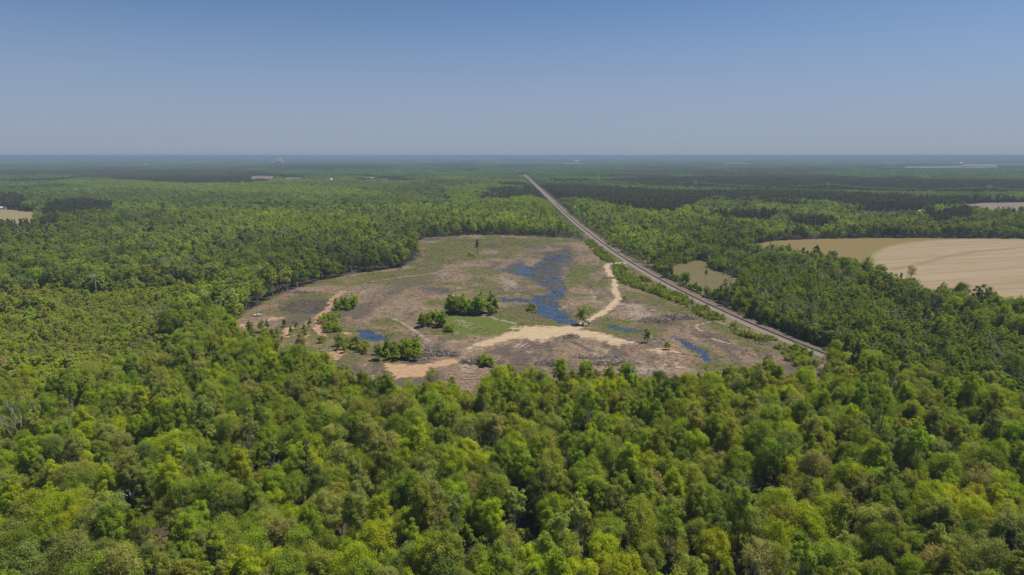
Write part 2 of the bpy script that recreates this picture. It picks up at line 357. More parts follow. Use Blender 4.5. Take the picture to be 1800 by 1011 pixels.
PALE = [gp(p) for p in [[(1095, 530), (1140, 535), (1160, 560), (1130, 572), (1100, 560)], [(868, 484), (885, 482), (918, 500), (914, 512), (890, 510)], [(1030, 505), (1060, 515), (1055, 535), (1030, 530)], [(685, 555), (700, 556), (712, 570), (700, 572)], [(1080, 500), (1070, 492), (1040, 492), (1065, 485)], [(1140, 590), (1160, 600), (1155, 606), (1140, 600)], [(800, 560), (820, 566), (850, 576), (830, 580), (800, 572)], [(1010, 650), (1060, 645), (1180, 640), (1200, 655), (1100, 665)]]]
BROWNFIELD = gp([(1128, 462), (1166, 465), (1210, 462), (1226, 457), (1244, 459), (1248, 474), (1270, 480), (1292, 486), (1304, 497), (1276, 516), (1246, 522), (1215, 507), (1180, 487), (1150, 472)])
FIELD = np.concatenate([gp([(1318, 441), (1322, 432), (1345, 425), (1400, 421), (1500, 418.5), (1640, 418.5), (1800, 420), (2300, 421)]), gp([(2300, 660), (1900, 590), (1800, 562), (1700, 545), (1640, 530), (1590, 512), (1540, 497), (1500, 480), (1440, 466), (1380, 456), (1335, 450)])])
STUBBLE = np.concatenate([gp([(1534, 462), (1536, 450), (1548, 441), (1580, 431), (1630, 424), (1700, 421), (1800, 421.5), (2300, 422.5)]), gp([(2300, 645), (1900, 575), (1800, 548), (1700, 528), (1640, 511), (1590, 492), (1555, 478)])])
SWATH = [gp([(1556, 474), (1590, 468), (1620, 461), (1650, 452), (1700, 442), (1800, 433), (1950, 426), (1950, 428), (1800, 435.5), (1705, 446), (1655, 456), (1625, 465), (1590, 473), (1560, 478)])]

def strip(x0, x1, ytop, ybot, h=17.0):
    return np.concatenate([gp([(x0, ytop), ((x0 + x1) / 2, ytop - 0.3), (x1, ytop)]), gp([(x1, ybot), ((x0 + x1) / 2, ybot), (x0, ybot)], h)])
FARF = [  # polygon, material, label
 (np.concatenate([gp([(-150, 366), (0, 367.5), (30, 370), (64, 373.5)]), gp([(62, 380), (35, 382), (0, 383), (-150, 385)], 20)]), 'farfield', 'yellow hayfield with a white house, cut off by the picture edge'),
 (np.concatenate([gp([(1690, 361), (1730, 357), (1800, 356), (2000, 356)]), gp([(2000, 372), (1800, 371), (1740, 369), (1700, 366)], 14)]), 'farsoil', 'bare brown cutover behind the harvested field'),
 (strip(1590, 1755, 292.6, 295.8), 'farpale', 'pinkish bare field among far woods, widest one near the horizon'),
 (strip(1690, 1900, 288.6, 290.4), 'farpale', 'pale field strip under the horizon behind the pinkish bare field'),
 (strip(1270, 1322, 286.4, 288.2), 'farpale', 'short pale field strip under the horizon right of the railway'),
 (strip(1550, 1588, 285.4, 287.2), 'farpale', 'small whitish clearing under the horizon beyond the power line'),
 (strip(440, 482, 310, 315.5), 'farsoil', 'small brown clearing in the woods below the smoke'),
 (strip(500, 530, 312.5, 315), 'farsoil', 'narrow brown clearing in the woods right of the one below the smoke'),
 (strip(640, 662, 311.5, 314), 'farfield', 'tiny tan clearing in the far woods beside a white shed'),
 (strip(0, 40, 284.2, 286), 'farpale', 'pale strip of field under the horizon above the hayfield'),
 (strip(862, 900, 283, 284.2), 'farpale', 'thin pale yard beside the far factory'),
 (strip(330, 375, 284.0, 285.4), 'farpale', 'pale strip of field under the horizon near the water tower'),
 (strip(990, 1028, 286.5, 288), 'farpale', 'pale clearing under the horizon above the railway end'),
]
# openings with low growth
SCRUB = [gp(p, 5.0) for p in [[(-250, 520), (0, 512), (100, 505), (200, 508), (300, 497), (345, 492), (372, 505), (330, 545), (290, 575), (315, 620), (250, 655), (150, 690), (0, 705), (-250, 730)]]]
GRASSY = [gp(p, 8.0) for p in [[(1490, 372), (1530, 367), (1590, 366), (1640, 369), (1660, 376), (1600, 381), (1540, 382), (1490, 380)]]]
SAPL = [gp(p, 2.5) for p in [[(1078, 462), (1094, 465), (1150, 494), (1204, 517), (1256, 542), (1270, 549), (1276, 562), (1240, 557), (1194, 530), (1153, 514), (1091, 494), (1078, 476)],
 [(1281, 566), (1353, 587), (1410, 608), (1452, 628), (1420, 650), (1377, 625), (1353, 605), (1290, 580)], [(1022, 414), (1034, 416), (1082, 455), (1080, 461), (1060, 455), (1040, 438)]]]
YOUNG = gp([(1150, 440), (1250, 425), (1310, 432), (1325, 445), (1440, 470), (1500, 490), (1600, 530), (1700, 555), (1800, 580), (2300, 720), (2300, 900), (1800, 700), (1640, 650), (1500, 630), (1400, 590), (1300, 545), (1230, 510), (1150, 470)], 9.0)
PINES = [gp(p, 17.0) for p in [
 [(968, 334), (1000, 329), (1080, 329), (1180, 334), (1250, 341), (1230, 355), (1180, 369), (1140, 366), (1080, 358), (1020, 347), (985, 343)],
 [(1050, 316), (1150, 312), (1300, 310), (1500, 312), (1700, 317), (1900, 322), (1900, 336), (1700, 338), (1500, 335), (1300, 330), (1150, 326)],
 [(1180, 335), (1350, 334), (1480, 338), (1640, 346), (1800, 344), (1900, 346), (1900, 356), (1800, 352), (1640, 360), (1500, 360), (1450, 352), (1330, 348), (1240, 346)],
 [(150, 300), (250, 298), (420, 299), (500, 306), (470, 318), (430, 321), (330, 322), (230, 317), (170, 309)], [(-100, 299), (160, 300), (150, 308), (-100, 308)],
 [(84, 353), (140, 348), (200, 354), (195, 366), (150, 371), (95, 374), (70, 372)], [(-100, 384), (60, 383), (100, 379), (105, 388), (60, 394), (-100, 396)], [(-100, 338), (30, 340), (50, 352), (30, 362), (-100, 362)],
 [(464, 288), (560, 285), (700, 289), (690, 297), (560, 299), (470, 298)],
 [(1383, 380), (1440, 376), (1480, 384), (1460, 394), (1400, 396)], [(1620, 372), (1700, 364), (1720, 372), (1690, 388), (1640, 384)], [(1300, 298), (1420, 294), (1500, 299), (1400, 306)],
 [(700, 288), (780, 287), (860, 290), (800, 295)], [(1240, 372), (1300, 366), (1380, 370), (1360, 380), (1280, 384)]]]
BRIGHT = [gp(p, 14.0) for p in [[(1000, 355), (1050, 350), (1120, 356), (1200, 372), (1150, 385), (1060, 375)], [(1100, 300), (1300, 298), (1480, 298), (1600, 302), (1480, 310), (1250, 308)], [(100, 318), (230, 318), (420, 324), (600, 330), (700, 345), (500, 340), (300, 335), (120, 328)], [(300, 385), (450, 370), (620, 378), (700, 400), (600, 410), (420, 405)],
 [(780, 330), (920, 318), (970, 350), (1000, 390), (900, 400), (800, 380)]]]
GAPS = [(g(a, b, 6.0), r) for a, b, r in [(375, 835, 7), (640, 893, 8), (828, 985, 7), (465, 812, 6), (1205, 990, 6), (1085, 880, 6), (905, 905, 6), (1380, 870, 5), (690, 840, 5), (1000, 860, 5), (240, 930, 4), (350, 880, 5), (497, 860, 6), (575, 872, 5), (705, 885, 6), (1120, 848, 5), (765, 992, 5), (1465, 860, 5), (1290, 855, 5), (930, 960, 5), (60, 740, 5)]]

# ------------------------------------------------------------------ ground: one sheet, fine in the clearing
def axis(lo, hi, step, far):
    a = np.arange(lo, hi + 0.01, step); s = step; out = []; v = a[-1]
    while v < far: s *= 1.35; v += s; out.append(v)
    s = step; v = a[0]; pre = []
    while v > -far: s *= 1.35; v -= s; pre.append(v)
    return np.concatenate([pre[::-1], a, out])
AX, AY = axis(-230, 222, 1.2, 70000), axis(296, 1030, 1.3, 70000)
GX, GY = np.meshgrid(AX, AY); gx, gy = GX.ravel(), GY.ravel()
near = (gx > -260) & (gx < 260) & (gy > 280) & (gy < 1060)
nx, ny = gx[near], gy[near]
nA = fbm(nx / 7.0, ny / 7.0, 3) - 0.5; nB = fbm(nx / 2.5, ny / 2.5, 9, 3) - 0.5; nC = fbm(nx / 30.0, ny / 30.0, 21) - 0.5
def mask(polys, soft, amp):
    m_ = np.zeros(nx.shape)
    for p in polys: m_ = np.maximum(m_, sstep(soft, -soft, sdf(p, nx, ny, 30) + amp * (nA + 0.6 * nB) * 2))
    return m_
def lmask(lines, w, soft, amp):
    m_ = np.zeros(nx.shape)
    for p in lines: m_ = np.maximum(m_, sstep(w + soft, w - soft, seg_dist(p, nx, ny) + amp * (nA + 0.5 * nB) * 2))
    return m_
A = {}
wm = mask([WPOLY[k][0] for k in ('pond', 'pond_small', 'creek', 'creek_upper', 'puddle_d')], 2.5, 3.0)
wm = np.maximum(wm, 0.74 * mask([WPOLY[k][0] for k in ('puddle_a', 'puddle_b', 'puddle_c')], 2.5, 3.0))
A['sand'] = np.maximum(mask(SAND, 6.0, 6.0), lmask([ROAD], 2.7, 2.2, 2.0))
A['redsand'] = np.maximum(mask(REDSAND, 3.0, 3.5) * 1.15, lmask(TRACKS, 2.8, 1.4, 1.5))
A['pale'] = np.maximum(mask(PALE, 9.0, 6.0) * 0.75, lmask(FAINT, 1.3, 1.0, 0.8))
A['pale'] = np.maximum(A['pale'], 0.55 * sstep(16, 2, seg_dist(ROAD, nx, ny)))
A['lush'] = mask(LUSH, 4.0, 5.0)
A['green'] = np.maximum(mask(GREENISH, 12.0, 9.0) * 0.85, np.clip(0.40 + 1.7 * nC, 0, 0.8)) * (1 - 0.7 * mask([gp([(740, 600), (1000, 590), (1180, 600), (1200, 660), (700, 660)])], 10, 4))
A['mud'] = np.maximum(mask(MUD[:1], 4.0, 3.0) * 1.35, np.maximum(mask(MUD, 7.0, 6.0) * 0.72, mask([p for v in WPOLY.values() for p in v], 13.0, 7.0)))
op = sstep(8, -2, sdf(CLEAR, nx, ny, 30)); op = np.maximum(op, sstep(16, 10, np.abs(nx - rail_x(ny)))); A['open'] = op
gz = np.zeros(gx.shape)
bumps = 0.30 * nA + 0.22 * nB
shallow = sstep(0.32, 0.66, fbm(nx / 14.0, ny / 14.0, 40)) * np.where(ny > 545, 1.12, 0.1)
gz[near] = op * (0.28 + bumps + 0.5 * nC) - wm * (0.62 + 0.75 * 0 - 0.24 * shallow + 0.5 * nC * op) - 0.0
gz[near] += wm * (0.32 * nB)
WL = -0.16
attrs = {}
for k in ('sand', 'redsand', 'pale', 'lush', 'green', 'mud', 'open'):
    full = np.zeros(gx.shape); full[near] = A[k]; attrs[k] = ('POINT', full)
NX, NY = len(AX), len(AY)
ii, jj = np.meshgrid(np.arange(NX - 1), np.arange(NY - 1)); q0 = (jj * NX + ii).ravel()
faces = np.stack([q0, q0 + 1, q0 + 1 + NX, q0 + NX], 1)
link('ground', make_mesh('ground', np.stack([gx, gy, gz], 1), faces, [M['earth']], smooth=True, attrs=attrs), kind='structure', label='logged clearing floor and forest floor reaching to the horizon')
fine_z = gz.reshape(NY, NX)
def ground_z(x, y):
    i = np.clip(np.searchsorted(AX, x) - 1, 0, NX - 2); j = np.clip(np.searchsorted(AY, y) - 1, 0, NY - 2)
    fx = (x - AX[i]) / (AX[i + 1] - AX[i]); fy = (y - AY[j]) / (AY[j + 1] - AY[j])
    return (fine_z[j, i] * (1 - fx) + fine_z[j, i + 1] * fx) * (1 - fy) + (fine_z[j + 1, i] * (1 - fx) + fine_z[j + 1, i + 1] * fx) * fy

def sub_sheet(name, maskfull, thr, dz, material, label):
    """The part of the ground grid where the mask is high, laid just above it as a sheet of its own."""
    mv = maskfull > thr; keep = mv[faces].all(1); f = faces[keep]
    if not len(f): return
    u, inv = np.unique(f, return_inverse=True)
    V = np.stack([gx[u], gy[u], gz[u] + dz], 1)
    return link(name, make_mesh(name, V, inv.reshape(f.shape), [material], smooth=True), kind='structure', label=label)
fm = np.zeros(gx.shape); fm[near] = np.maximum(lmask([ROAD], 2.7, 2.2, 2.0), mask([SAND[0]], 6.0, 6.0)); sub_sheet('path', fm, 0.9, 0.03, M['sandtrack'], 'pale sandy haul road curving from the railway crossing to a wide sand landing')

WLAB = {'pond': ('pond', 'largest blue flooded pond with stumps in the middle of the clearing'), 'pond_small': ('pond', 'small blue pond beside a sand spit near the green saplings'), 'creek_upper': ('creek', 'narrow blue ditch water right of the lone green tree'), 'creek': ('creek', 'winding blue creek between brown slash near the railway'), 'puddle_a': ('puddle', 'dark blue puddle in slash above the bushy thicket'), 'puddle_b': ('puddle', 'dark puddle near the far edge of the clearing'), 'puddle_c': ('puddle', 'grey puddle in the dark marshy basin near the white pickup'), 'puddle_d': ('puddle', 'small blue puddle at the near woods below the slash')}
for k, polys in WPOLY.items():
    p = polys[0]; lo, hi = p.min(0) - 5, p.max(0) + 5
    xs, ys = np.arange(lo[0], hi[0] + 3, 3.0), np.arange(lo[1], hi[1] + 3, 3.0); X, Y = np.meshgrid(xs, ys)
    ok = sdf(p, X, Y, 30) < 6.0; n0, m0 = X.shape
    i_, j_ = np.meshgrid(np.arange(m0 - 1), np.arange(n0 - 1)); q = (j_ * m0 + i_).ravel(); f = np.stack([q, q + 1, q + 1 + m0, q + m0], 1)
    f = f[ok.ravel()[f].all(1)]; u, inv = np.unique(f, return_inverse=True)
    link(WLAB[k][0], make_mesh(WLAB[k][0], np.stack([X.ravel()[u], Y.ravel()[u], np.full(len(u), WL)], 1), inv.reshape(f.shape), [M['water']]), kind='structure', label=WLAB[k][1])

def poly_sheet(name, poly, z, material, label):
    me = bpy.data.meshes.new(name); me.from_pydata([(a, b, z) for a, b in poly], [], [list(range(len(poly)))])
    if me.polygons[0].normal.z < 0: me.flip_normals()
    me.materials.append(material); return link(name, me, kind='structure', label=label)
def smooth_poly(p, wob=0.0, step=25.0, s=0):
    out_ = []
    for i in range(len(p)):
        a, b = p[i], p[(i + 1) % len(p)]; n = max(1, int(np.linalg.norm(b - a) / step))
        for k in range(n): out_.append(a + (b - a) * k / n)
    out_ = np.array(out_)
    for _ in range(2): out_ = 0.5 * out_ + 0.25 * (np.roll(out_, 1, 0) + np.roll(out_, -1, 0))
    if wob: out_ += wob * np.stack([fbm(out_[:, 0] / 30, out_[:, 1] / 30, s) - 0.5, fbm(out_[:, 0] / 30 + 50, out_[:, 1] / 30, s) - 0.5], 1)
    return out_
poly_sheet('field', smooth_poly(FIELD, 6), 0.05, M['meadow'], 'dry brown meadow behind the dark trees right of the railway')
mg = STUBBLE + 0; cen = mg.mean(0)
poly_sheet('field', smooth_poly(np.concatenate([gp([(1522, 468), (1526, 450), (1545, 438), (1580, 428), (1630, 421.5), (1700, 419.3), (1800, 420), (2300, 421.2)]), gp([(2300, 652), (1900, 583), (1800, 556), (1700, 538), (1640, 524), (1585, 506), (1545, 490)])]), 5), 0.10, M['margin'], 'green grassy margin curving round the harvested field')
poly_sheet('field', smooth_poly(STUBBLE, 4), 0.15, M['stubble'], 'large pale harvested field with curved rows')
for s_, lb in zip(SWATH, ('greenish brown curved strip across the harvested field',)): poly_sheet('field', smooth_poly(s_, 5, 12), 0.19, M['swath'], lb)
poly_sheet('field', smooth_poly(BROWNFIELD, 8, 10), 0.10, M['oldfield'], 'small brown grassy field just beyond the railway crossing')
for p, mk, lb in FARF: poly_sheet('field', p, 0.4, M[mk], lb)
p_ = gp([(1106, 463.5), (1125, 461.5), (1150, 459.0), (1166, 457.5)]); w_ = np.array([0, 2.5])
poly_sheet('path', np.concatenate([p_ - w_, (p_ + w_)[::-1]]), 0.14, M['sandtrack'], 'short sandy track beyond the railway crossing beside green bushes')
p_ = gp([(1165, 444), (1172, 446), (1182, 444.5), (1186, 442), (1176, 441)])
poly_sheet('bare_ground', smooth_poly(p_, 1, 6), 0.12, M['sandtrack'], 'orange bare sand pile beyond the railway crossing')

# ------------------------------------------------------------------ railway
def rail_strip(offs, zs, y0=150.0, y1=5200.0, step=12.0):
    ys = np.arange(y0, y1, step); V = []; n = len(offs)
    for y in ys:
        for o_, z_ in zip(offs, zs): V.append((rail_x(y) + o_, y, z_))
    F = [[r * n + k, r * n + k + 1, (r + 1) * n + k + 1, (r + 1) * n + k] for r in range(len(ys) - 1) for k in range(n - 1)]
    return np.array(V), np.array(F)
railway = link('railway_track', None, loc=(0, 0, 0), label='straight single railway track on pale ballast running to the horizon', category='railway')
V, F = rail_strip([-5.6, -4.6, -3.3, -1.9, 1.8, 2.6, 4.6], [-0.2, 0.5, 0.75, 1.35, 1.35, 0.8, 0.35]); link('ballast', make_mesh('ballast', V, F, [M['ballast']], smooth=False), railway)
V, F = rail_strip([4.3, 5.2, 7.0, 9.5, 11], [0.34, 0.6, 0.65, 0.4, -0.2]); link('shoulder', make_mesh('shoulder', V, F, [M['shoulder']]), railway, label='weedy brown shoulder along the track')
for s_ in (-1, 1):
    b_ = MB(); 
    for wdt, z0, z1 in ((0.075, 1.60, 1.66), (0.02, 1.50, 1.60), (0.15, 1.47, 1.50)):
        ys = np.arange(150.0, 5200.0, 12.0); V = []
        for y in ys:
            x = float(rail_x(y)) + s_ * 0.7525
            V += [(x - wdt, y, z0), (x + wdt, y, z0), (x + wdt, y, z1), (x - wdt, y, z1)]
        F = [[r * 4 + k, r * 4 + (k + 1) % 4, (r + 1) * 4 + (k + 1) % 4, (r + 1) * 4 + k] for r in range(len(ys) - 1) for k in range(4)]
        b_.add(V, F)
    link('rail', b_.mesh('rail', M['rail']), railway)
b_ = MB()
for y in np.arange(360.0, 1700.0, 0.55): b_.box((float(rail_x(y)), y, 1.415), (2.6, 0.25, 0.15), -rail_dir(y))
link('ties', b_.mesh('ties', M['tie']), railway, kind='stuff')

# ------------------------------------------------------------------ tree shapes
def unit(v): return v / (np.linalg.norm(v, axis=-1, keepdims=True) + 1e-9)
def leaf_cards(C, N, size, rng, lv):
    n = len(C); N = unit(N); t = unit(np.cross(N, rng.normal(size=(n, 3)))); b = np.cross(N, t); s = (size * rng.uniform(0.65, 1.35, n))[:, None]
    V = np.stack([C - t * s * 0.5, C - b * s * 0.36 + N * s * 0.08, C + t * s * 0.5, C + b * s * 0.36 + N * s * 0.08], 1).reshape(-1, 3)
    return V, np.arange(4 * n).reshape(n, 4), np.repeat(lv, 4)
def crown_points(rng, H, Rc, base, n_clump, n_leaf, lean=0.0, flat=0.75, shell=(0.5, 0.95), topheavy=0.55):
    zc = base + (H - base) * (1 - topheavy); up, dn = H - zc, zc - base
    d = unit(rng.normal(size=(n_clump * 4, 3))); d = d[d[:, 2] > -0.55][:n_clump]; n_clump = len(d)
    fr = rng.uniform(*shell, n_clump)
    ph = np.arctan2(d[:, 1], d[:, 0]); lob = 1 + 0.22 * np.sin(2 * ph + rng.uniform(0, 6)) + 0.14 * np.sin(3 * ph + rng.uniform(0, 6))
    C = np.stack([d[:, 0] * Rc * fr * lob, d[:, 1] * Rc * fr * lob, zc + d[:, 2] * np.where(d[:, 2] > 0, up, dn) * fr], 1)
    rc = Rc * rng.uniform(0.20, 0.40, n_clump)
    C[:, 2] = np.minimum(C[:, 2], H - rc * 0.45)
    cl = rng.choice(n_clump, n_leaf, p=rc ** 2 / (rc ** 2).sum())
    u = unit(rng.normal(size=(n_leaf, 3)) + 0.9 * unit(C[cl] - [0, 0, zc - 0.2 * H]) + [0, 0, 0.25])
    Pp = C[cl] + u * rc[cl][:, None] * rng.uniform(0.35, 1.18, (n_leaf, 1)) * [1, 1, flat]
    cv = rng.uniform(0.3, 0.7, n_clump)
    lv = np.clip(cv[cl] + rng.normal(0, 0.16, n_leaf), 0, 1)
    N = unit(u + 0.5 * rng.normal(size=(n_leaf, 3)) + [0, 0, 0.5])
    return C, Pp, N, lv
def limbs(mb, rng, H, targets, r0, top, start=(0.3, 0.65), sides=5, lean=None):
    bend = rng.normal(0, 0.02 * H, 2) if lean is None else np.array(lean)
    tz = np.linspace(0, top, 6); trunk = np.stack([bend[0] * (tz / H) ** 1.5, bend[1] * (tz / H) ** 1.5, tz], 1)
    mb.tube(trunk, np.interp(tz, [0, 0.08 * H, top], [r0 * 1.45, r0, r0 * 0.3]), sides + 1)
    for T in targets:
        z0 = min(rng.uniform(*start) * H, T[2] - 0.5, top * 0.97); z0 = max(z0, 0.1 * H); k = np.interp(z0, tz, np.arange(6)); a = trunk[int(k)] + (trunk[min(int(k) + 1, 5)] - trunk[int(k)]) * (k % 1)
        mid = a * 0.5 + T * 0.5 + np.array([0, 0, -0.06 * H]) + rng.normal(0, 0.25, 3)
        mb.tube([a, mid, T], [r0 * 0.38, r0 * 0.24, r0 * 0.08], sides - 1, False)
def shape(kind, seed, H, Rc, base, leaves, size, clumps=46, limb_n=10, **kw):
    """Returns trunk arrays (V, F list) and crown arrays (V, F, lv)."""
    rng = np.random.default_rng(seed); mb = MB()
    if kind == 'pine':
        nw = clumps; z = base + (H - base) * rng.uniform(0, 1, nw) ** 0.8; f = (z - base) / (H - base)
        rad = Rc * (1.05 - 0.85 * f) * np.where(f < 0.15, 0.75, 1) * rng.uniform(0.35, 1, nw); ph = rng.uniform(0, 2 * math.pi, nw)
        C = np.stack([rad * np.cos(ph), rad * np.sin(ph), z], 1); C[0] = (0, 0, H - 0.6)
        rc = Rc * rng.uniform(0.2, 0.34, nw) * (1.1 - 0.5 * f); cl = rng.choice(nw, leaves, p=rc ** 2 / (rc ** 2).sum())
        u = unit(rng.normal(size=(leaves, 3)) + [0, 0, 0.3]); Pp = C[cl] + u * rc[cl][:, None] * rng.uniform(0.4, 1.1, (leaves, 1)) * [1, 1, 0.6]
        lv = np.clip(rng.uniform(0.2, 0.8, nw)[cl] + rng.normal(0, 0.15, leaves), 0, 1); N = unit(u + 0.7 * rng.normal(size=(leaves, 3)) + [0, 0, 0.5])
        mb.tube([(0, 0, 0), (0.05, 0, H * 0.4), (0, 0.1, H * 0.75), (0, 0, H - 0.8)], [H * 0.0145, H * 0.0115, H * 0.008, 0.05], 6)
        for k in rng.choice(nw, min(limb_n, nw), False):
            mb.tube([(0, 0, C[k][2] - 0.3), C[k]], [0.09, 0.03], 3, False)
        return mb.arrays(), leaf_cards(Pp, N, size, rng, lv)
    C, Pp, N, lv = crown_points(rng, H, Rc, base, clumps, leaves, **kw)
    limbs(mb, rng, H, C[rng.choice(len(C), min(limb_n, len(C)), False)], max(0.09, 0.013 * H), H * 0.78)
    return mb.arrays(), leaf_cards(Pp, N, size, rng, lv)
def bare_shape(seed, H, Rc, depth=4, r0=None, spread=0.6, trunk_f=0.4, lean=(0, 0)):
    rng = np.random.default_rng(seed); mb = MB(); r0 = r0 or 0.016 * H
    def grow(a, d, L, r, k):
        b = a + d * L; mid = (a + b) / 2 + rng.normal(0, 0.05 * L, 3)
        mb.tube([a, mid, b], [r, r * 0.8, r * 0.6], 5 if k > 2 else 3, False)
        if k == 0: return
        for _ in range(rng.integers(2, 4) if k < 4 else 4):
            nd_ = unit(d + spread * rng.normal(size=3) + np.array([0, 0, 0.12])); grow(b, nd_, L * rng.uniform(0.55, 0.85), r * 0.55, k - 1)
    grow(np.zeros(3), unit(np.array([lean[0], lean[1], 1.0])), H * trunk_f, r0, depth)
    return mb.arrays()
def data_trunk(name, T, m): return make_mesh(name, T[0], T[1], [m], smooth=True)
def data_crown(name, C): return make_mesh(name, C[0], C[1], [M['leaf']], attrs={'lv': ('POINT', C[2])})
def data_joined(name, T, C, m):
    V = np.concatenate([T[0], C[0]]); nT = len(T[0]); F = [np.asarray(f) for f in T[1]] + [C[1] + nT]
    mi = np.concatenate([np.zeros(sum(len(f) for f in T[1]), int), np.ones(len(C[1]), int)])
    return make_mesh(name, V, F, [m, M['leaf']], mi, attrs={'lv': ('POINT', np.concatenate([np.full(nT, .5), C[2]]))})

PROTO = {}
def add_kind(key, specs, leaves, size, clumps, bark='bark', limb_n=10, kind='broad', **kw):
    PROTO[key] = []
    for i, (sd, H, Rc, base) in enumerate(specs):
        T, C = shape(kind, sd, H, Rc, base, leaves, size, clumps, limb_n, **kw)
        PROTO[key].append((data_trunk(key + '_trunk', T, M[bark]), data_crown(key + '_crown', C), data_joined(key, T, C, M[bark]), H, Rc))
BS = [(1, 20, 5.6, 6), (2, 21, 4.6, 7.5), (3, 17, 6.2, 5), (4, 23, 4.2, 8), (5, 19, 5.4, 4.5), (6, 22, 5.8, 7), (7, 16, 4.0, 5), (8, 20, 6.8, 6.5), (9, 24, 3.9, 8), (10, 18, 4.6, 6)]
add_kind('hi', BS, 11500, 0.37, 84, flat=0.9)
add_kind('mid', [(s + 20, h, r * 1.08, b * 0.55) for s, h, r, b in BS[:8]], 2200, 0.82, 54, limb_n=6)
add_kind('lo', [(s + 40, h, r * 1.1, b * 0.5) for s, h, r, b in BS[:6]], 520, 1.6, 34, limb_n=3)
add_kind('sparse', [(61, 20, 5.2, 8), (62, 19, 5.8, 7), (63, 22, 4.8, 9), (64, 18, 5.0, 6)], 3800, 0.36, 80, 'bark_pale', 30, shell=(0.4, 0.98))
add_kind('tallthin', [(71, 24, 3.2, 13), (72, 25, 3.6, 15), (73, 22, 2.9, 12)], 4200, 0.40, 46, 'bark_pale', 12)
add_kind('tallmid', [(75, 24, 3.4, 9), (76, 25, 3.9, 11), (77, 22, 3.3, 8), (78, 23, 4.2, 9)], 900, 1.0, 30, 'bark_pale', 4)
add_kind('pine', [(81, 24, 3.4, 11), (82, 26, 3.8, 14), (83, 22, 3.2, 9)], 4200, 0.55, 60, 'bark_pine', 26, 'pine')
add_kind('pinelo', [(85, 21, 3.2, 8), (86, 22, 3.6, 10), (87, 20, 3.0, 7)], 420, 1.5, 28, 'bark_pine', 3, 'pine')
add_kind('young', [(91, 10, 3.0, 1.6), (92, 12, 3.2, 2.2), (93, 9, 2.7, 1.2), (94, 11, 2.4, 1.6), (95, 13, 3.6, 2.5)], 1500, 0.62, 30, limb_n=5, topheavy=0.6)
add_kind('bush', [(101, 4.2, 2.4, 0.2), (102, 5.2, 2.1, 0.3), (103, 3.4, 2.2, 0.1), (104, 6.0, 2.0, 0.4), (105, 4.6, 2.8, 0.2)], 650, 0.55, 20, limb_n=4, topheavy=0.6)
add_kind('sapling', [(111, 7.5, 1.5, 0.8), (112, 9.0, 1.8, 1.2), (113, 6.0, 1.3, 0.5), (114, 8.0, 1.2, 0.8)], 800, 0.45, 26, limb_n=6, topheavy=0.62)
add_kind('thick', [(121, 9, 2.5, 0.3), (122, 10.5, 2.7, 0.3), (123, 8, 2.2, 0.2), (124, 7, 2.4, 0.2), (125, 11, 2.2, 0.4)], 1900, 0.5, 40, limb_n=5, topheavy=0.62, shell=(0.3, 0.95))
BARE = [bare_shape(201, 19, 5), bare_shape(202, 17, 5, spread=0.75), bare_shape(203, 21, 5, trunk_f=0.5, spread=0.5)]
BARE_ME = [data_trunk('bare_tree_wood', b_, M['bark_pale']) for b_ in BARE]
for me in BARE_ME: pass

# patches of canopy for the far woods: many small crowns in one instance
def patch(seed, size, n, H, Rc, leaves, lsz, kind='broad'):
    rng = np.random.default_rng(seed); Vs, Fs, Ls, k = [], [], [], 0
    for i in range(n):
        h = H * rng.uniform(0.75, 1.15); r = Rc * rng.uniform(0.7, 1.3); x, y = rng.uniform(-size / 2, size / 2, 2); lvb = rng.uniform(0.15, 0.85)
        d = unit(rng.normal(size=(leaves, 3)) + [0, 0, 0.5]); z0 = h * 0.68
        Pp = np.stack([x + d[:, 0] * r, y + d[:, 1] * r, z0 + d[:, 2] * np.where(d[:, 2] > 0, h - z0, h * 0.45)], 1)
        V, F, L = leaf_cards(Pp, d + 0.4 * rng.normal(size=d.shape), lsz, rng, np.clip(lvb + rng.normal(0, 0.12, leaves), 0, 1))
        Vs.append(V); Fs.append(F + k); Ls.append(L); k += len(V)
    return make_mesh('canopy_patch', np.concatenate(Vs), np.concatenate(Fs), [M['leaf']], attrs={'lv': ('POINT', np.concatenate(Ls))})
PATCH_B = [patch(300 + i, 64, 62, 19, 5.0, 34, 3.6) for i in range(4)]
PATCH_P = [patch(310 + i, 64, 80, 19, 3.4, 26, 2.8) for i in range(3)]

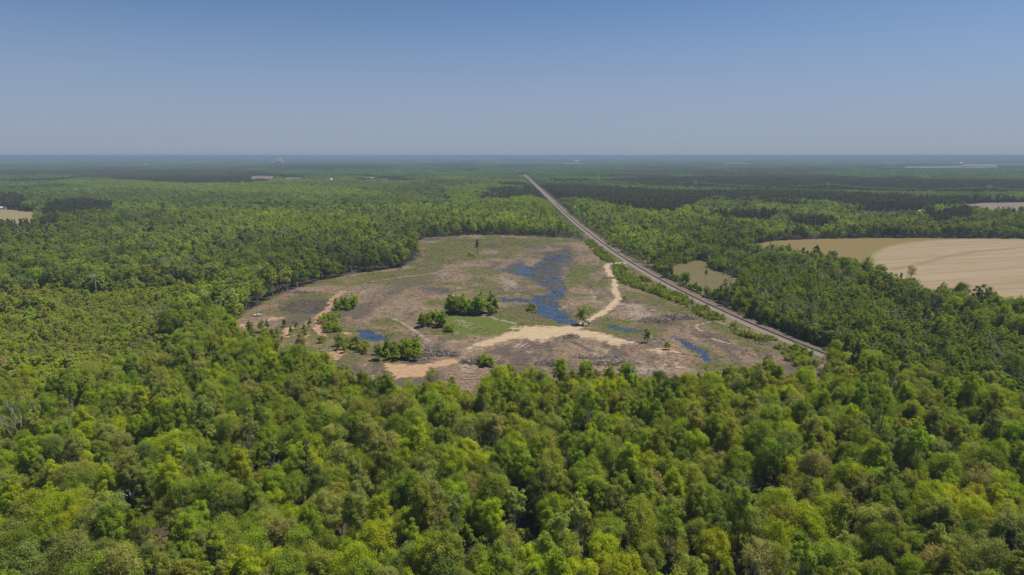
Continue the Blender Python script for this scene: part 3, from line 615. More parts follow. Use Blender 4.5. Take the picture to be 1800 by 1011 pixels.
# ------------------------------------------------------------------ woods as masses (geometry nodes on points)
def scatter(name, label, meshes, pts, rot, scl, tint, idx):
    col = bpy.data.collections.new(name + '_shapes')
    for i, me in enumerate(meshes):
        col.objects.link(bpy.data.objects.new('shape_%s_%02d' % (name, i), me))
    me = bpy.data.meshes.new(name); me.vertices.add(len(pts)); me.vertices.foreach_set('co', np.asarray(pts, np.float32).ravel())
    a = me.attributes.new('rot', 'FLOAT_VECTOR', 'POINT'); a.data.foreach_set('vector', np.asarray(rot, np.float32).ravel())
    a = me.attributes.new('scl', 'FLOAT_VECTOR', 'POINT'); a.data.foreach_set('vector', np.asarray(scl, np.float32).ravel())
    a = me.attributes.new('tint', 'FLOAT_COLOR', 'POINT'); a.data.foreach_set('color', np.concatenate([np.asarray(tint, np.float32), np.ones((len(pts), 1), np.float32)], 1).ravel())
    a = me.attributes.new('idx', 'INT', 'POINT'); a.data.foreach_set('value', np.asarray(idx, np.int32))
    o = link(name, me, kind='stuff', label=label)
    ng = bpy.data.node_groups.new(name + '_nodes', 'GeometryNodeTree')
    ng.interface.new_socket('Geometry', in_out='INPUT', socket_type='NodeSocketGeometry'); ng.interface.new_socket('Geometry', in_out='OUTPUT', socket_type='NodeSocketGeometry')
    gi = ng.nodes.new('NodeGroupInput'); go = ng.nodes.new('NodeGroupOutput'); inst = ng.nodes.new('GeometryNodeInstanceOnPoints'); ci = ng.nodes.new('GeometryNodeCollectionInfo')
    ci.inputs['Collection'].default_value = col; ci.inputs['Separate Children'].default_value = True; ci.inputs['Reset Children'].default_value = True
    inst.inputs['Pick Instance'].default_value = True
    def named(nm, t):
        n = ng.nodes.new('GeometryNodeInputNamedAttribute'); n.data_type = t; n.inputs['Name'].default_value = nm; return n.outputs['Attribute']
    L = ng.links
    L.new(gi.outputs[0], inst.inputs['Points']); L.new(ci.outputs[0], inst.inputs['Instance']); L.new(named('idx', 'INT'), inst.inputs['Instance Index'])
    L.new(named('rot', 'FLOAT_VECTOR'), inst.inputs['Rotation']); L.new(named('scl', 'FLOAT_VECTOR'), inst.inputs['Scale']); L.new(inst.outputs[0], go.inputs[0])
    md = o.modifiers.new('woods', 'NODES'); md.node_group = ng
    print('scatter', name, len(pts)); return o

def jitter_grid(s, y0, y1, half=0.92, jit=0.42, seed=0, xpad=25.0):
    rng = np.random.default_rng(seed); n_y = int((y1 - y0) / (s * 0.866)); P_ = []
    for r in range(n_y):
        y = y0 + r * s * 0.866; X = half * y + xpad; n = int(2 * X / s); x = -X + (np.arange(n) + 0.5 * (r % 2)) * s
        P_.append(np.stack([x, np.full(n, y)], 1))
    P_ = np.concatenate(P_); return P_ + rng.uniform(-jit, jit, P_.shape) * s, rng
def open_ground(x, y, pad=0.0, far=False):
    """True where no wood grows: clearing, railway, fields."""
    o = inside(CLEAR, x, y)
    dx = x - rail_x(y); o |= (dx > -9.0 - pad) & (dx < 12.5 + pad) & (y < 5200)
    for p in [FIELD, BROWNFIELD] + SAPL + [f[0] for f in FARF]: o |= inside(p, x, y)
    return o
def in_any(polys, x, y):
    o = np.zeros(x.shape, bool)
    for p in polys: o |= inside(p, x, y)
    return o

TINTS = {  # foliage colours by name (linear)
 'yellow-green': (0.205, 0.242, 0.014), 'bright green': (0.166, 0.218, 0.016), 'green': (0.142, 0.182, 0.021), 'olive green': (0.164, 0.178, 0.028),
 'grey-green': (0.150, 0.172, 0.042), 'dark green': (0.082, 0.108, 0.022), 'tan': (0.195, 0.180, 0.060), 'deep green': (0.116, 0.150, 0.018), 'pale green': (0.195, 0.212, 0.048), 'pine green': (0.082, 0.088, 0.036), 'rust': (0.18, 0.14, 0.055)}
TN = list(TINTS); TV = np.array([TINTS[k] for k in TN])
def pick_tints(rng, x, y, w):
    """A colour name index for each tree, with drifts of one colour on the ground."""
    p = np.array([w.get(k, 0.0) for k in TN]); p /= p.sum(); cdf = np.cumsum(p)
    f = fbm(x / 38.0, y / 38.0, 77, 3); f = (f.argsort().argsort() + 0.5) / len(f) if len(f) else f
    u = np.clip(0.25 * f + 0.75 * rng.uniform(0, 1, len(x)), 0, 0.9999)
    u = (u.argsort().argsort() + 0.5) / max(len(u), 1)
    return np.minimum(np.searchsorted(cdf, u), len(TN) - 1)
def vary(rng, t, a=0.14):
    n = len(t); return np.clip(t * rng.uniform(1 - a, 1 + a, (n, 1)) * (1 + rng.normal(0, 0.035, (n, 3))), 0.004, 0.6)
def rots(rng, n, tilt=0.05): return np.stack([rng.normal(0, tilt, n), rng.normal(0, tilt, n), rng.uniform(0, 2 * math.pi, n)], 1)

NEAR_W = {'yellow-green': .12, 'bright green': .15, 'green': .24, 'olive green': .22, 'grey-green': .14, 'deep green': .08, 'dark green': .03, 'tan': .02, 'pale green': .03}
MID_W = {'bright green': .10, 'green': .30, 'olive green': .18, 'grey-green': .14, 'deep green': .14, 'dark green': .12, 'yellow-green': .02}
YOUNG_W = {'bright green': .22, 'green': .38, 'deep green': .2, 'olive green': .12, 'dark green': .08}
SCRUB_W = {'green': .28, 'olive green': .34, 'bright green': .14, 'deep green': .12, 'tan': .03, 'grey-green': .09}

# --- near woods, 95 to 470 m
HAND = []   # (x, y, kind, variant, colour, scale)
def hand(px, py, kind, colour, var=None, sc=1.0):
    H = {'hi': 19.5, 'sparse': 19, 'tallthin': 23.0, 'pine': 23}[kind] * sc; x, y = g(px, py, H * 0.80)
    HAND.append((x, y, kind, var if var is not None else (len(HAND) * 3) % len(PROTO[kind]), colour, sc))
for px, py in [(702, 777), (735, 770), (844, 728), (825, 783), (511, 897), (798, 820), (865, 921), (751, 974), (1220, 771), (1091, 746), (1146, 817), (1183, 863), (958, 943), (1011, 998), (1386, 743), (1392, 768), (1497, 743), (1663, 878), (1709, 897), (1417, 909), (1361, 940), (190, 857), (412, 725), (480, 980), (1250, 660), (880, 665), (985, 655), (283, 715), (129, 915), (620, 990)]: hand(px, py, 'hi', 'yellow-green')
for px, py in [(798, 869), (918, 823), (968, 897), (1001, 728), (1201, 743), (1460, 900), (1105, 665), (1030, 650), (550, 780), (470, 760), (1300, 800), (900, 700), (760, 680), (1540, 790), (1320, 690), (60, 890), (330, 945)]: hand(px, py, 'hi', 'bright green')
for px, py in [(930, 682), (400, 880), (250, 800), (950, 850), (560, 860), (1010, 880), (1200, 800), (1440, 990), (90, 800), (1600, 740)]: hand(px, py, 'hi', 'dark green')
for px, py in [(190, 890), (200, 770), (120, 840), (20, 940), (1560, 860), (1730, 940), (1640, 780)]: hand(px, py, 'hi', 'grey-green', sc=1.1)
for px, py in [(1645, 977), (1430, 825), (870, 760), (700, 715), (1395, 705)]: hand(px, py, 'hi', 'tan')
for px, py in [(360, 828), (475, 790), (595, 800), (1015, 905), (1485, 890), (800, 890), (905, 890), (1095, 855), (60, 720), (640, 850), (420, 760), (1560, 770), (985, 930)]: hand(px, py, 'tallthin', ['pale green', 'olive green', 'grey-green'][len(HAND) % 3])
for px, py in [(1165, 752), (1480, 880), (930, 770), (560, 830), (1330, 980), (1545, 710), (1000, 960), (330, 700), (1620, 690), (1180, 940), (230, 700)]: hand(px, py, 'sparse', ['grey-green', 'olive green', 'tan'][len(HAND) % 3])
hand(745, 858, 'sparse', 'rust')
HX = np.array([(h[0], h[1]) for h in HAND])
DEAD = [(228, 835, 1, 1.0, 'bare grey leafless tree among green crowns, left part of the near woods'), (848, 772, 0, 0.95, 'bare pale grey tree in the middle of the near woods'), (1568, 650, 1, 1.05, 'broad bare grey tree at the near woods\' edge beside the railway'), (1345, 735, 2, 0.8, 'bare grey tree top between two yellow-green crowns'), (1640, 785, 0, 0.9, 'bare twiggy tree in the grey-green canopy on the right'), (1290, 850, 1, 0.85, 'bare tree with bent pale limbs in a dark gap'), (30, 760, 2, 1.0, 'bare bleached tree at the left picture edge'), (1360, 1000, 0, 0.9, 'bare pale-limbed tree at the bottom of the picture'), (275, 560, 2, 0.85, 'bare grey tree in the low scrub left of the clearing')]
dead_xy = []
for px, py, v, sc, lb in DEAD: dead_xy.append(g(px, py, 15 * sc))
DXY = np.array(dead_xy)

XY = 0.86
NP, rng = jitter_grid(6.4, 100, 480, 0.86, 0.42, 1)
x, y = NP.T
sel = ~open_ground(x, y) & ~in_any(SCRUB, x, y) & ~inside(YOUNG, x, y)
for (cx, cy_), r in GAPS: sel &= np.hypot(x - cx, y - cy_) > r
for q in np.concatenate([HX, DXY]): sel &= np.hypot(x - q[0], y - q[1]) > 4.9
sel &= rng.uniform(0, 1, len(x)) > 0.06
x, y = x[sel], y[sel]
tn = pick_tints(rng, x, y, NEAR_W)
kinds = rng.choice(4, len(x), p=[0.75, 0.11, 0.125, 0.015])          # broad crown, thin budding crown, tall slender, pine
scale = rng.uniform(0.62, 1.14, len(x)) * np.where(y > 300, 0.93, 1.0)
edge_d = sdf(CLEAR, x, y, 30); scale *= np.where(edge_d < 14, 0.9, 1.0)
KN = ['hi', 'sparse', 'tallthin', 'pine']
trees = [(x[i], y[i], KN[kinds[i]], int(rng.integers(len(PROTO[KN[kinds[i]]]))), TN[tn[i]] if kinds[i] != 3 else 'pine green', scale[i], rng.uniform(0, 2 * math.pi)) for i in range(len(x))]
trees += [(h[0], h[1], h[2], h[3], h[4], h[5], rng.uniform(0, 2 * math.pi)) for h in HAND]
TXY = np.array([(t[0], t[1]) for t in trees]); TH = np.array([PROTO[t[2]][t[3]][3] * t[5] for t in trees]); TR = np.array([PROTO[t[2]][t[3]][4] * t[5] for t in trees])
cpx, cpy = project(TXY[:, 0], TXY[:, 1], TH * 0.78); dist = np.hypot(np.hypot(TXY[:, 0], TXY[:, 1]), CAM_H - TH)
in_view = (cpx > -15) & (cpx < 1815) & (cpy < 1025)
order = np.argsort(-TR / dist + np.where(in_view, 0, 10))
quota = {'broadleaf_tree': 300, 'slender_tree': 90, 'thin_crowned_tree': 90, 'pine_tree': 60}
KNAME = {'hi': 'broadleaf_tree', 'sparse': 'thin_crowned_tree', 'tallthin': 'slender_tree', 'pine': 'pine_tree'}
single = []; mass = []
for k in order:
    nm = KNAME[trees[k][2]]
    if in_view[k] and quota[nm] > 0: quota[nm] -= 1; single.append(k)
    else: mass.append(k)
# rows of the near woods, counted from the picture's bottom edge
single = np.array(single); srt = single[np.argsort(-cpy[single])]
rows = np.array_split(srt, 26); row_of = {}
for r, a in enumerate(rows):
    for k in a: row_of[k] = r
ORD = ['first', 'second', 'third', 'fourth', 'fifth', 'sixth', 'seventh', 'eighth', 'ninth', 'tenth', 'eleventh', 'twelfth', 'thirteenth', 'fourteenth', 'fifteenth', 'sixteenth', 'seventeenth', 'eighteenth', 'nineteenth', 'twentieth']
def ordn(i): return ORD[i] if i < len(ORD) else '%dth' % (i + 1)
BIG = {'broadleaf_tree': 'round-crowned', 'slender_tree': 'tall slender', 'thin_crowned_tree': 'thin-leaved', 'pine_tree': 'dark pine'}
tint_rng = np.random.default_rng(4)
for r, a in enumerate(rows):
    a = a[np.argsort(cpx[a])]; cnt = {}
    for k in a:
        X, Y, kd, vr, colr, sc, rz = trees[k]; nm = KNAME[kd]; key = (nm, colr); cnt[key] = cnt.get(key, 0) + 1; i = cnt[key] - 1
        desc = BIG[nm] if nm == 'pine_tree' else colr + ' ' + BIG[nm] + ' tree'
        lb = '%s, %s from left in the %s row above the bottom edge' % (desc, ordn(i), ordn(r))
        o = link(nm, None, loc=(X, Y, 0.0), label=lb, category='tree', group='trees of the near woods')
        o.rotation_euler = (0, 0, rz); o.scale = (sc * XY, sc * XY, sc * float(tint_rng.uniform(0.93, 1.07)))
        T_, C_, J_, H_, R_ = PROTO[kd][vr]; tc = vary(tint_rng, np.array([TINTS[colr]]))[0]
        link('trunk', T_, o); c_ = link('crown', C_, o); c_['tint'] = [float(v) for v in tc]
print('single trees', len(single), 'mass near', len(mass))
for (px, py, v, sc, lb), (X, Y) in zip(DEAD, dead_xy):
    o = link('dead_tree', BARE_ME[v], loc=(X, Y, 0), label=lb, category='tree', group='bare trees'); o.scale = (sc,) * 3; o.rotation_euler = (0, 0, px * 0.7)
allm = [p[2] for k in KN for p in PROTO[k]]; offs = {}; t_ = 0
for k in KN: offs[k] = t_; t_ += len(PROTO[k])
mt = [trees[k] for k in mass]; rg = np.random.default_rng(8)
scatter('near_woods', 'green mixed woodland canopy around the near trees', allm, [(t[0], t[1], 0) for t in mt], [(0, 0, t[6]) for t in mt], [(t[5] * XY, t[5] * XY, t[5]) for t in mt], vary(rg, np.array([TINTS[t[4]] for t in mt])), [offs[t[2]] + t[3] for t in mt])

# undergrowth below the near woods so that gaps show dark shrubs, not bare floor
UP, rng = jitter_grid(6.0, 110, 480, 0.84, 0.45, 2); x, y = UP.T
sel = ~open_ground(x, y) & ~in_any(SCRUB, x, y) & (rng.uniform(0, 1, len(x)) > 0.3)
for (cx, cy_), r in GAPS: sel &= np.hypot(x - cx, y - cy_) > r * 0.8
x, y = x[sel], y[sel]; n = len(x)
bm_ = [p[2] for p in PROTO['bush']]
um_ = bm_ + [p[2] for p in PROTO['thick']]
scatter('undergrowth', 'green shrubs under the near woods', um_, np.stack([x, y, 0 * x], 1), rots(rng, n), np.repeat(rng.uniform(0.7, 1.25, (n, 1)), 3, 1), vary(rng, TV[pick_tints(rng, x, y, {'green': 1, 'deep green': 1, 'olive green': 1})]), rng.integers(0, len(um_), n))

# lower trees filling the near woods' edge towards the clearing
EP, rng = jitter_grid(4.4, 280, 520, 0.6, 0.42, 12); x, y = EP.T
ed = sdf(CLEAR, x, y, 40); sel = (ed > 0.5) & (ed < 24) & ~open_ground(x, y) & ~in_any(SCRUB, x, y) & (y < 500) & (rng.uniform(0, 1, len(x)) > 0.25); x, y = x[sel], y[sel]; n = len(x)
em = [p[2] for p in PROTO['thick']] + [p[2] for p in PROTO['young']]
scatter('edge_growth', 'lower green trees along the near edge of the clearing', em, np.stack([x, y, 0 * x], 1), rots(rng, n), np.repeat(rng.uniform(0.7, 1.3, (n, 1)), 3, 1), vary(rng, TV[pick_tints(rng, x, y, NEAR_W)]), rng.integers(0, len(em), n))

# --- young dense growth right of the railway
YP, rng = jitter_grid(4.3, 300, 1000, 0.95, 0.42, 3); x, y = YP.T
sel = inside(YOUNG, x, y) & ~open_ground(x, y); x, y = x[sel], y[sel]; n = len(x)
ym = [p[2] for p in PROTO['thick']] + [p[2] for p in PROTO['mid']] + [p[2] for p in PROTO['tallmid']] + BARE_ME
ix = rng.integers(0, 5, n); big = rng.uniform(0, 1, n) < np.clip(0.05 + 0.5 * sstep(0.45, 0.7, fbm(x / 45, y / 45, 60)) * 0.55, 0, 0.35) * (sdf(FIELD, x, y, 40) > 26); ix[big] = 5 + rng.integers(0, len(ym) - 5, big.sum())
sc = rng.uniform(0.6, 1.15, n) * np.where(big, 0.74, 1.0) * np.clip(0.42 + sdf(FIELD, x, y, 60) / 75.0, 0.42, 1.0)
tt = TV[pick_tints(rng, x, y, YOUNG_W)]; tt *= 0.92; tt[big] = TV[rng.choice([TN.index('dark green'), TN.index('deep green'), TN.index('grey-green'), TN.index('green')], big.sum(), p=[.4, .25, .15, .2])]
scatter('young_woods', 'dense young green woodland between the railway and the harvested field', ym, np.stack([x, y, 0 * x], 1), rots(rng, n), np.repeat(sc[:, None], 3, 1), vary(rng, tt), ix)

# shrubs closing the wood's foot towards the scrub
EP, rng = jitter_grid(4.2, 280, 660, 0.95, 0.42, 13); x, y = EP.T
ed = sdf(SCRUB[0], x, y, 40); sel = (ed > -4) & (ed < 24) & ~open_ground(x, y) & (rng.uniform(0, 1, len(x)) > 0.2); x, y = x[sel], y[sel]; n = len(x)
scatter('scrub_edge', 'taller bushes between the low scrub and the woods behind', em, np.stack([x, y, 0 * x], 1), rots(rng, n), np.repeat(rng.uniform(0.45, 1.25, (n, 1)), 3, 1), vary(rng, TV[pick_tints(rng, x, y, SCRUB_W)]), rng.integers(0, len(em), n))

# --- scrub left of the clearing, grassy openings
SPt, rng = jitter_grid(3.1, 250, 640, 0.95, 0.45, 4); x, y = SPt.T
sel = in_any(SCRUB, x, y) & ~open_ground(x, y) & (rng.uniform(0, 1, len(x)) > 0.12); x, y = x[sel], y[sel]; n = len(x)
sm = [p[2] for p in PROTO['bush']] + [p[2] for p in PROTO['young']]
ix = rng.integers(0, 5, n); big = rng.uniform(0, 1, n) < 0.02 + 0.16 * sstep(0.52, 0.7, fbm(x / 40, y / 40, 6)); ix[big] = 5 + rng.integers(0, 5, big.sum()); s0 = rng.uniform(0.45, 1.05, n) * (0.25 + 1.5 * fbm(x / 26, y / 26, 5))
scatter('scrub', 'low leafy scrub regrowing left of the clearing', sm, np.stack([x, y, 0 * x], 1), rots(rng, n), np.repeat(s0[:, None], 3, 1), vary(rng, TV[pick_tints(rng, x, y, SCRUB_W)] * [1.16, 1.12, 1.2], 0.15), ix)

# --- middle woods, 480 to 1500 m
MP, rng = jitter_grid(7.6, 470, 1500, 0.90, 0.42, 5); x, y = MP.T
sel = ~open_ground(x, y) & ~in_any(SCRUB + GRASSY, x, y) & ~inside(YOUNG, x, y) & ~((y < 480) & (np.abs(x) < 0)); sel &= rng.uniform(0, 1, len(x)) > 0.04; x, y = x[sel], y[sel]; n = len(x)
pine = in_any(PINES, x, y); bright = in_any(BRIGHT, x, y)
mm = [p[2] for p in PROTO['mid']] + [p[2] for p in PROTO['tallmid']] + [p[2] for p in PROTO['pinelo']] + [p[2] for p in PROTO['lo']] + BARE_ME
nm_, nt_, npn = 8, 4, 3
near_m = y < 800
ix = np.where(near_m, rng.integers(0, 8, n), 15 + rng.integers(0, 6, n))
e = sdf(CLEAR, x, y, 40) < 26; tall = (rng.uniform(0, 1, n) < np.where(e, 0.5, 0.10)); ix[tall] = 8 + rng.integers(0, 4, tall.sum())
pmix = pine | (rng.uniform(0, 1, n) < 0.05); ix[pmix] = 12 + rng.integers(0, 3, pmix.sum())
bare = (rng.uniform(0, 1, n) < 0.02) & (y < 900); ix[bare] = 21 + rng.integers(0, 3, bare.sum())
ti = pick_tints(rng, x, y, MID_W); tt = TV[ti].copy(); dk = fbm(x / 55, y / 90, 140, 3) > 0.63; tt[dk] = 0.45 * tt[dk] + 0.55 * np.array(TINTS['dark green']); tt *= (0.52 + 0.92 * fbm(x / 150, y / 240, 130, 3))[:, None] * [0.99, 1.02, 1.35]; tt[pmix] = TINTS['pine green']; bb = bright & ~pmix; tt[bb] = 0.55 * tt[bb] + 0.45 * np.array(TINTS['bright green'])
sc = rng.uniform(0.42, 1.14, n) * np.where(e, 1.0, 0.95); sc *= np.where(e, 1.0, 0.72 + 0.5 * fbm(x / 60, y / 60, 150, 3))
rl = rail_x(y) - x; sc *= np.where((rl > 0) & (y > 700), np.clip(0.22 + (rl - 9) / 55.0, 0.22, 1.0), 1.0); rl = -rl - 14; sc *= np.where((rl > 0) & (y > 560), np.clip(0.35 + rl / 30.0, 0.35, 1.0), 1.0)
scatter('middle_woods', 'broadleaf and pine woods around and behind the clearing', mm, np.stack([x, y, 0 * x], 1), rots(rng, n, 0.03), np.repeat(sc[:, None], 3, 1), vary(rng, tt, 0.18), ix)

# --- far woods, 1500 to 3600 m: single light crowns; beyond: patches of canopy
FP, rng = jitter_grid(11.0, 1490, 3400, 0.86, 0.45, 6); x, y = FP.T
sel = ~open_ground(x, y); x, y = x[sel], y[sel]; n = len(x)
pine = in_any(PINES, x, y); low = in_any(GRASSY, x, y); bright = in_any(BRIGHT, x, y)
f1 = fbm(x / 260, y / 420, 90, 3); pine |= f1 > 0.66
lm = [p[2] for p in PROTO['lo']] + [p[2] for p in PROTO['pinelo']]
ix = rng.integers(0, 6, n); ix[pine] = 6 + rng.integers(0, 3, pine.sum())
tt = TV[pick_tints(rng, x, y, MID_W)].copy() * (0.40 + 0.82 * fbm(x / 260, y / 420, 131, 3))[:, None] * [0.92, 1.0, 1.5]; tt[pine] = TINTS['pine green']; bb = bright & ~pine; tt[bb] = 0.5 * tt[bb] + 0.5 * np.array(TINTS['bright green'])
sc = rng.uniform(0.75, 1.1, n) * np.where(low, 0.3, 1.0); sx = np.where(pine, 1.75, 1.28)
rl = rail_x(y) - x; sc *= np.where(rl > 0, np.clip(0.25 + (rl - 9) / 60.0, 0.25, 1.0), np.clip(0.3 + (-rl - 14) / 35.0, 0.3, 1.0))
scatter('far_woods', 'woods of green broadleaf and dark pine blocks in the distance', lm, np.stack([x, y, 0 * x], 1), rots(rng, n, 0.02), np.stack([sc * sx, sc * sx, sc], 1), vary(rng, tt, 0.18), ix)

def patches(name, label, s, y0, y1, seed, k, half=0.86):
    FP, rng = jitter_grid(s, y0, y1, half, 0.3, seed, xpad=200); x, y = FP.T
    o = np.zeros(x.shape, bool); dx = x - rail_x(y); o |= (dx > -85) & (dx < 50) & (y < 4500)
    for f in FARF: o |= sdf(f[0], x, y, 400) < s * 0.45
    x, y = x[~o], y[~o]; n = len(x); f1 = fbm(x / 420 / k ** 0.5, y / 900 / k ** 0.5, 91, 4); f2 = fbm(x / 300 / k ** 0.5, y / 700 / k ** 0.5, 123, 4)
    pine = in_any(PINES, x, y) | (f1 > 0.60); ix = np.where(pine, 4 + rng.integers(0, 3, n), rng.integers(0, 4, n))
    tb = np.array(TINTS['green']) * (1 - sstep(.4, .7, f2))[:, None] + np.array(TINTS['bright green']) * sstep(.4, .7, f2)[:, None]
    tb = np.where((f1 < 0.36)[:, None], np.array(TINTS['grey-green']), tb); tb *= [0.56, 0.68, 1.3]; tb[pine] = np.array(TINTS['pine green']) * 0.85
    sc = s / 56.0
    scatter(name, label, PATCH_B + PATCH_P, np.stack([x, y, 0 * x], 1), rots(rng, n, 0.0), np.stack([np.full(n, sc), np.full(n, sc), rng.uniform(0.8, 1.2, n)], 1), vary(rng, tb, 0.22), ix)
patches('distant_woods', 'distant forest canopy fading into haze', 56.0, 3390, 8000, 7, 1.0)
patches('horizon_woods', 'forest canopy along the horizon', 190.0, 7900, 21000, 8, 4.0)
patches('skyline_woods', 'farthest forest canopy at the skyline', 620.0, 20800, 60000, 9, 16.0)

# --- saplings beside the railway and weeds on the clearing floor
SPt, rng = jitter_grid(2.2, 330, 960, 0.5, 0.45, 10); x, y = SPt.T
fb = fbm(x / 9, y / 9, 170, 3); sel = in_any(SAPL, x, y) & (x < rail_x(y) - 6.0) & (rng.uniform(0, 1, len(x)) < np.where(y > 480, sstep(0.16, 0.42, fb), sstep(0.28, 0.52, fb)))
x, y = x[sel], y[sel]; n = len(x); sm = [p[2] for p in PROTO['bush']] + [p[2] for p in PROTO['sapling']]
scatter('railside_growth', 'strip of green bushes and saplings along the railway', sm, np.stack([x, y, 0 * x], 1), rots(rng, n), np.repeat((rng.uniform(0.5, 1.3, n) * (0.15 + 0.55 * sstep(0.35, 0.65, fbm(x / 14, y / 14, 171, 3))))[:, None], 3, 1) * [1.15, 1.15, 0.9], vary(rng, TV[pick_tints(rng, x, y, {'green': .35, 'bright green': .3, 'olive green': .35})], 0.2), rng.integers(0, len(sm), n))
RP, rng = jitter_grid(3.0, 330, 1500, 0.6, 0.45, 11); x, y = RP.T; dx = x - rail_x(y)
sel = (dx > 7.0) & (dx < 16) & (rng.uniform(0, 1, len(x)) < sstep(0.35, 0.65, fbm(x / 10, y / 10, 172, 3)) * np.where(dx > 10, 0.9, 0.4)) & ~inside(BROWNFIELD, x, y); x, y = x[sel], y[sel]; n = len(x)
scatter('shoulder_weeds', 'weeds and bushes on the far shoulder of the railway', bm_, np.stack([x, y, 0 * x], 1), rots(rng, n), np.repeat(rng.uniform(0.2, 0.6, (n, 1)), 3, 1), vary(rng, TV[pick_tints(rng, x, y, SCRUB_W)], 0.2), rng.integers(0, len(bm_), n))
x = RNG.uniform(-215, 215, 60000); y = RNG.uniform(312, 1010, 60000)
d = sdf(CLEAR, x, y, 30); gm = np.maximum.reduce([sstep(6, -6, sdf(p, x, y, 30)) for p in GREENISH + LUSH]); ww = np.minimum.reduce([sdf(p, x, y, 30) for v in WPOLY.values() for p in v]); sd_ = np.minimum.reduce([sdf(p, x, y, 30) for p in SAND[:1] + REDSAND[:1]])
cl = sstep(0.42, 0.72, fbm(x / 11, y / 11, 33))
sel = (d < -1) & (ww > 0.5) & (sd_ > 1) & (seg_dist(ROAD, x, y) > 5) & (RNG.uniform(0, 1, len(x)) < 0.015 + 0.07 * cl + 0.30 * gm * cl); sel &= (rail_x(y) - x) > 9
x, y = x[sel], y[sel]; n = len(x)
scatter('weeds', 'low weeds and sprouts scattered over the clearing', bm_, np.stack([x, y, ground_z(x, y) - 0.05], 1), rots(RNG, n, 0.1), np.stack([RNG.uniform(0.10, 0.36, n)] * 2 + [RNG.uniform(0.05, 0.20, n)], 1), vary(RNG, TV[pick_tints(RNG, x, y, {'olive green': .4, 'green': .2, 'tan': .35, 'bright green': .05})] * 0.85, 0.2), RNG.integers(0, len(bm_), n))

# --- slash: broken sticks all over the clearing, stumps and snags standing in the pond
def sticks(n, fx, fy, L, r, rng, zf=None, tilt=0.12):
    a = rng.uniform(0, 2 * math.pi, n); l = rng.uniform(*L, n); rr = rng.uniform(*r, n); e = rng.normal(0, tilt, n)
    d = np.stack([np.cos(a) * np.cos(e), np.sin(a) * np.cos(e), np.sin(e)], 1); s = unit(np.cross(d, [0, 0, 1.0])); u = np.cross(s, d)
    c = np.stack([fx, fy, zf if zf is not None else ground_z(fx, fy)], 1) + u * rr[:, None] * 0.6 + np.array([0, 0, 1]) * (np.abs(d[:, 2]) * l * 0.4)[:, None]
    V = []
    for e_ in (-0.5, 0.5):
        for q in (0, 2.094, 4.189): V.append(c + d * (l * e_)[:, None] + (s * math.cos(q) + u * math.sin(q)) * rr[:, None])
    V = np.stack(V, 1).reshape(-1, 3); b = np.arange(n)[:, None] * 6
    F = np.concatenate([b + np.array([[0, 1, 4, 3]]), b + np.array([[1, 2, 5, 4]]), b + np.array([[2, 0, 3, 5]])])
    return V, F
x = RNG.uniform(-215, 215, 60000); y = RNG.uniform(312, 1010, 60000); d = sdf(CLEAR, x, y, 30); ww = np.minimum.reduce([sdf(p, x, y, 30) for v in WPOLY.values() for p in v])
lush_d = np.minimum.reduce([sdf(p, x, y, 30) for p in LUSH + SAND[:1] + REDSAND[:1]])
sel = (d < -1) & (lush_d > 2) & (seg_dist(ROAD, x, y) > 4) & (RNG.uniform(0, 1, len(x)) < np.where(ww < 0, 0.10, 0.25 + 0.7 * sstep(0.4, 0.65, fbm(x / 18, y / 18, 55)))) & ((rail_x(y) - x) > 9)
x, y = x[sel][:18000], y[sel][:18000]
V, F = sticks(len(x), x, y, (1.0, 4.0), (0.04, 0.11), RNG, np.maximum(ground_z(x, y), WL))
link('slash_debris', make_mesh('slash_debris', V, F, [M['stick']]), kind='stuff', label='broken sticks and bark litter over the clearing')
x = RNG.uniform(-30, 70, 9000); y = RNG.uniform(440, 830, 9000); ww = np.minimum.reduce([sdf(p, x, y, 30) for v in WPOLY.values() for p in v])
x2 = RNG.uniform(-215, 215, 9000); y2 = RNG.uniform(360, 900, 9000); w2 = np.minimum.reduce([sdf(p, x2, y2, 30) for v in WPOLY.values() for p in v])
x, y = np.concatenate([x[ww < 1], x2[w2 < 1]]), np.concatenate([y[ww < 1], y2[w2 < 1]]); k_ = RNG.uniform(0, 1, len(x)) < (0.08 + 0.62 * sstep(0.45, 0.66, fbm(x / 16, y / 16, 71))) * np.where(y < 545, 0.35, 1.0); x, y = x[k_], y[k_]; n = len(x)
b_ = MB()
for q in range(n): b_.box((x[q], y[q], WL + 0.12), (RNG.uniform(0.3, 1.3), RNG.uniform(0.3, 0.8), RNG.uniform(0.25, 0.8)), RNG.uniform(0, 3.1), RNG.uniform(0.4, 0.9))
link('pond_debris', b_.mesh('pond_debris', M['bark']), kind='stuff', label='dark stumps and debris sticking out of the flooded ground')

x = RNG.uniform(-210, 210, 7000); y = RNG.uniform(318, 1000, 7000); lush_d = np.minimum.reduce([sdf(p, x, y, 30) for p in LUSH + SAND[:1] + REDSAND[:1]])
sel = (sdf(CLEAR, x, y, 30) < -4) & (lush_d > 2) & (seg_dist(ROAD, x, y) > 4) & ((rail_x(y) - x) > 10); x, y = x[sel], y[sel]; z = np.maximum(ground_z(x, y), WL); b_ = MB()
for q in range(len(x)): b_.tube([(x[q], y[q], z[q] - 0.1), (x[q], y[q], z[q] + RNG.uniform(0.2, 0.6))], [RNG.uniform(0.3, 0.5), RNG.uniform(0.2, 0.34)], 6)
link('stumps', b_.mesh('stumps', M['stick']), kind='stuff', label='cut tree stumps dotted over the clearing')

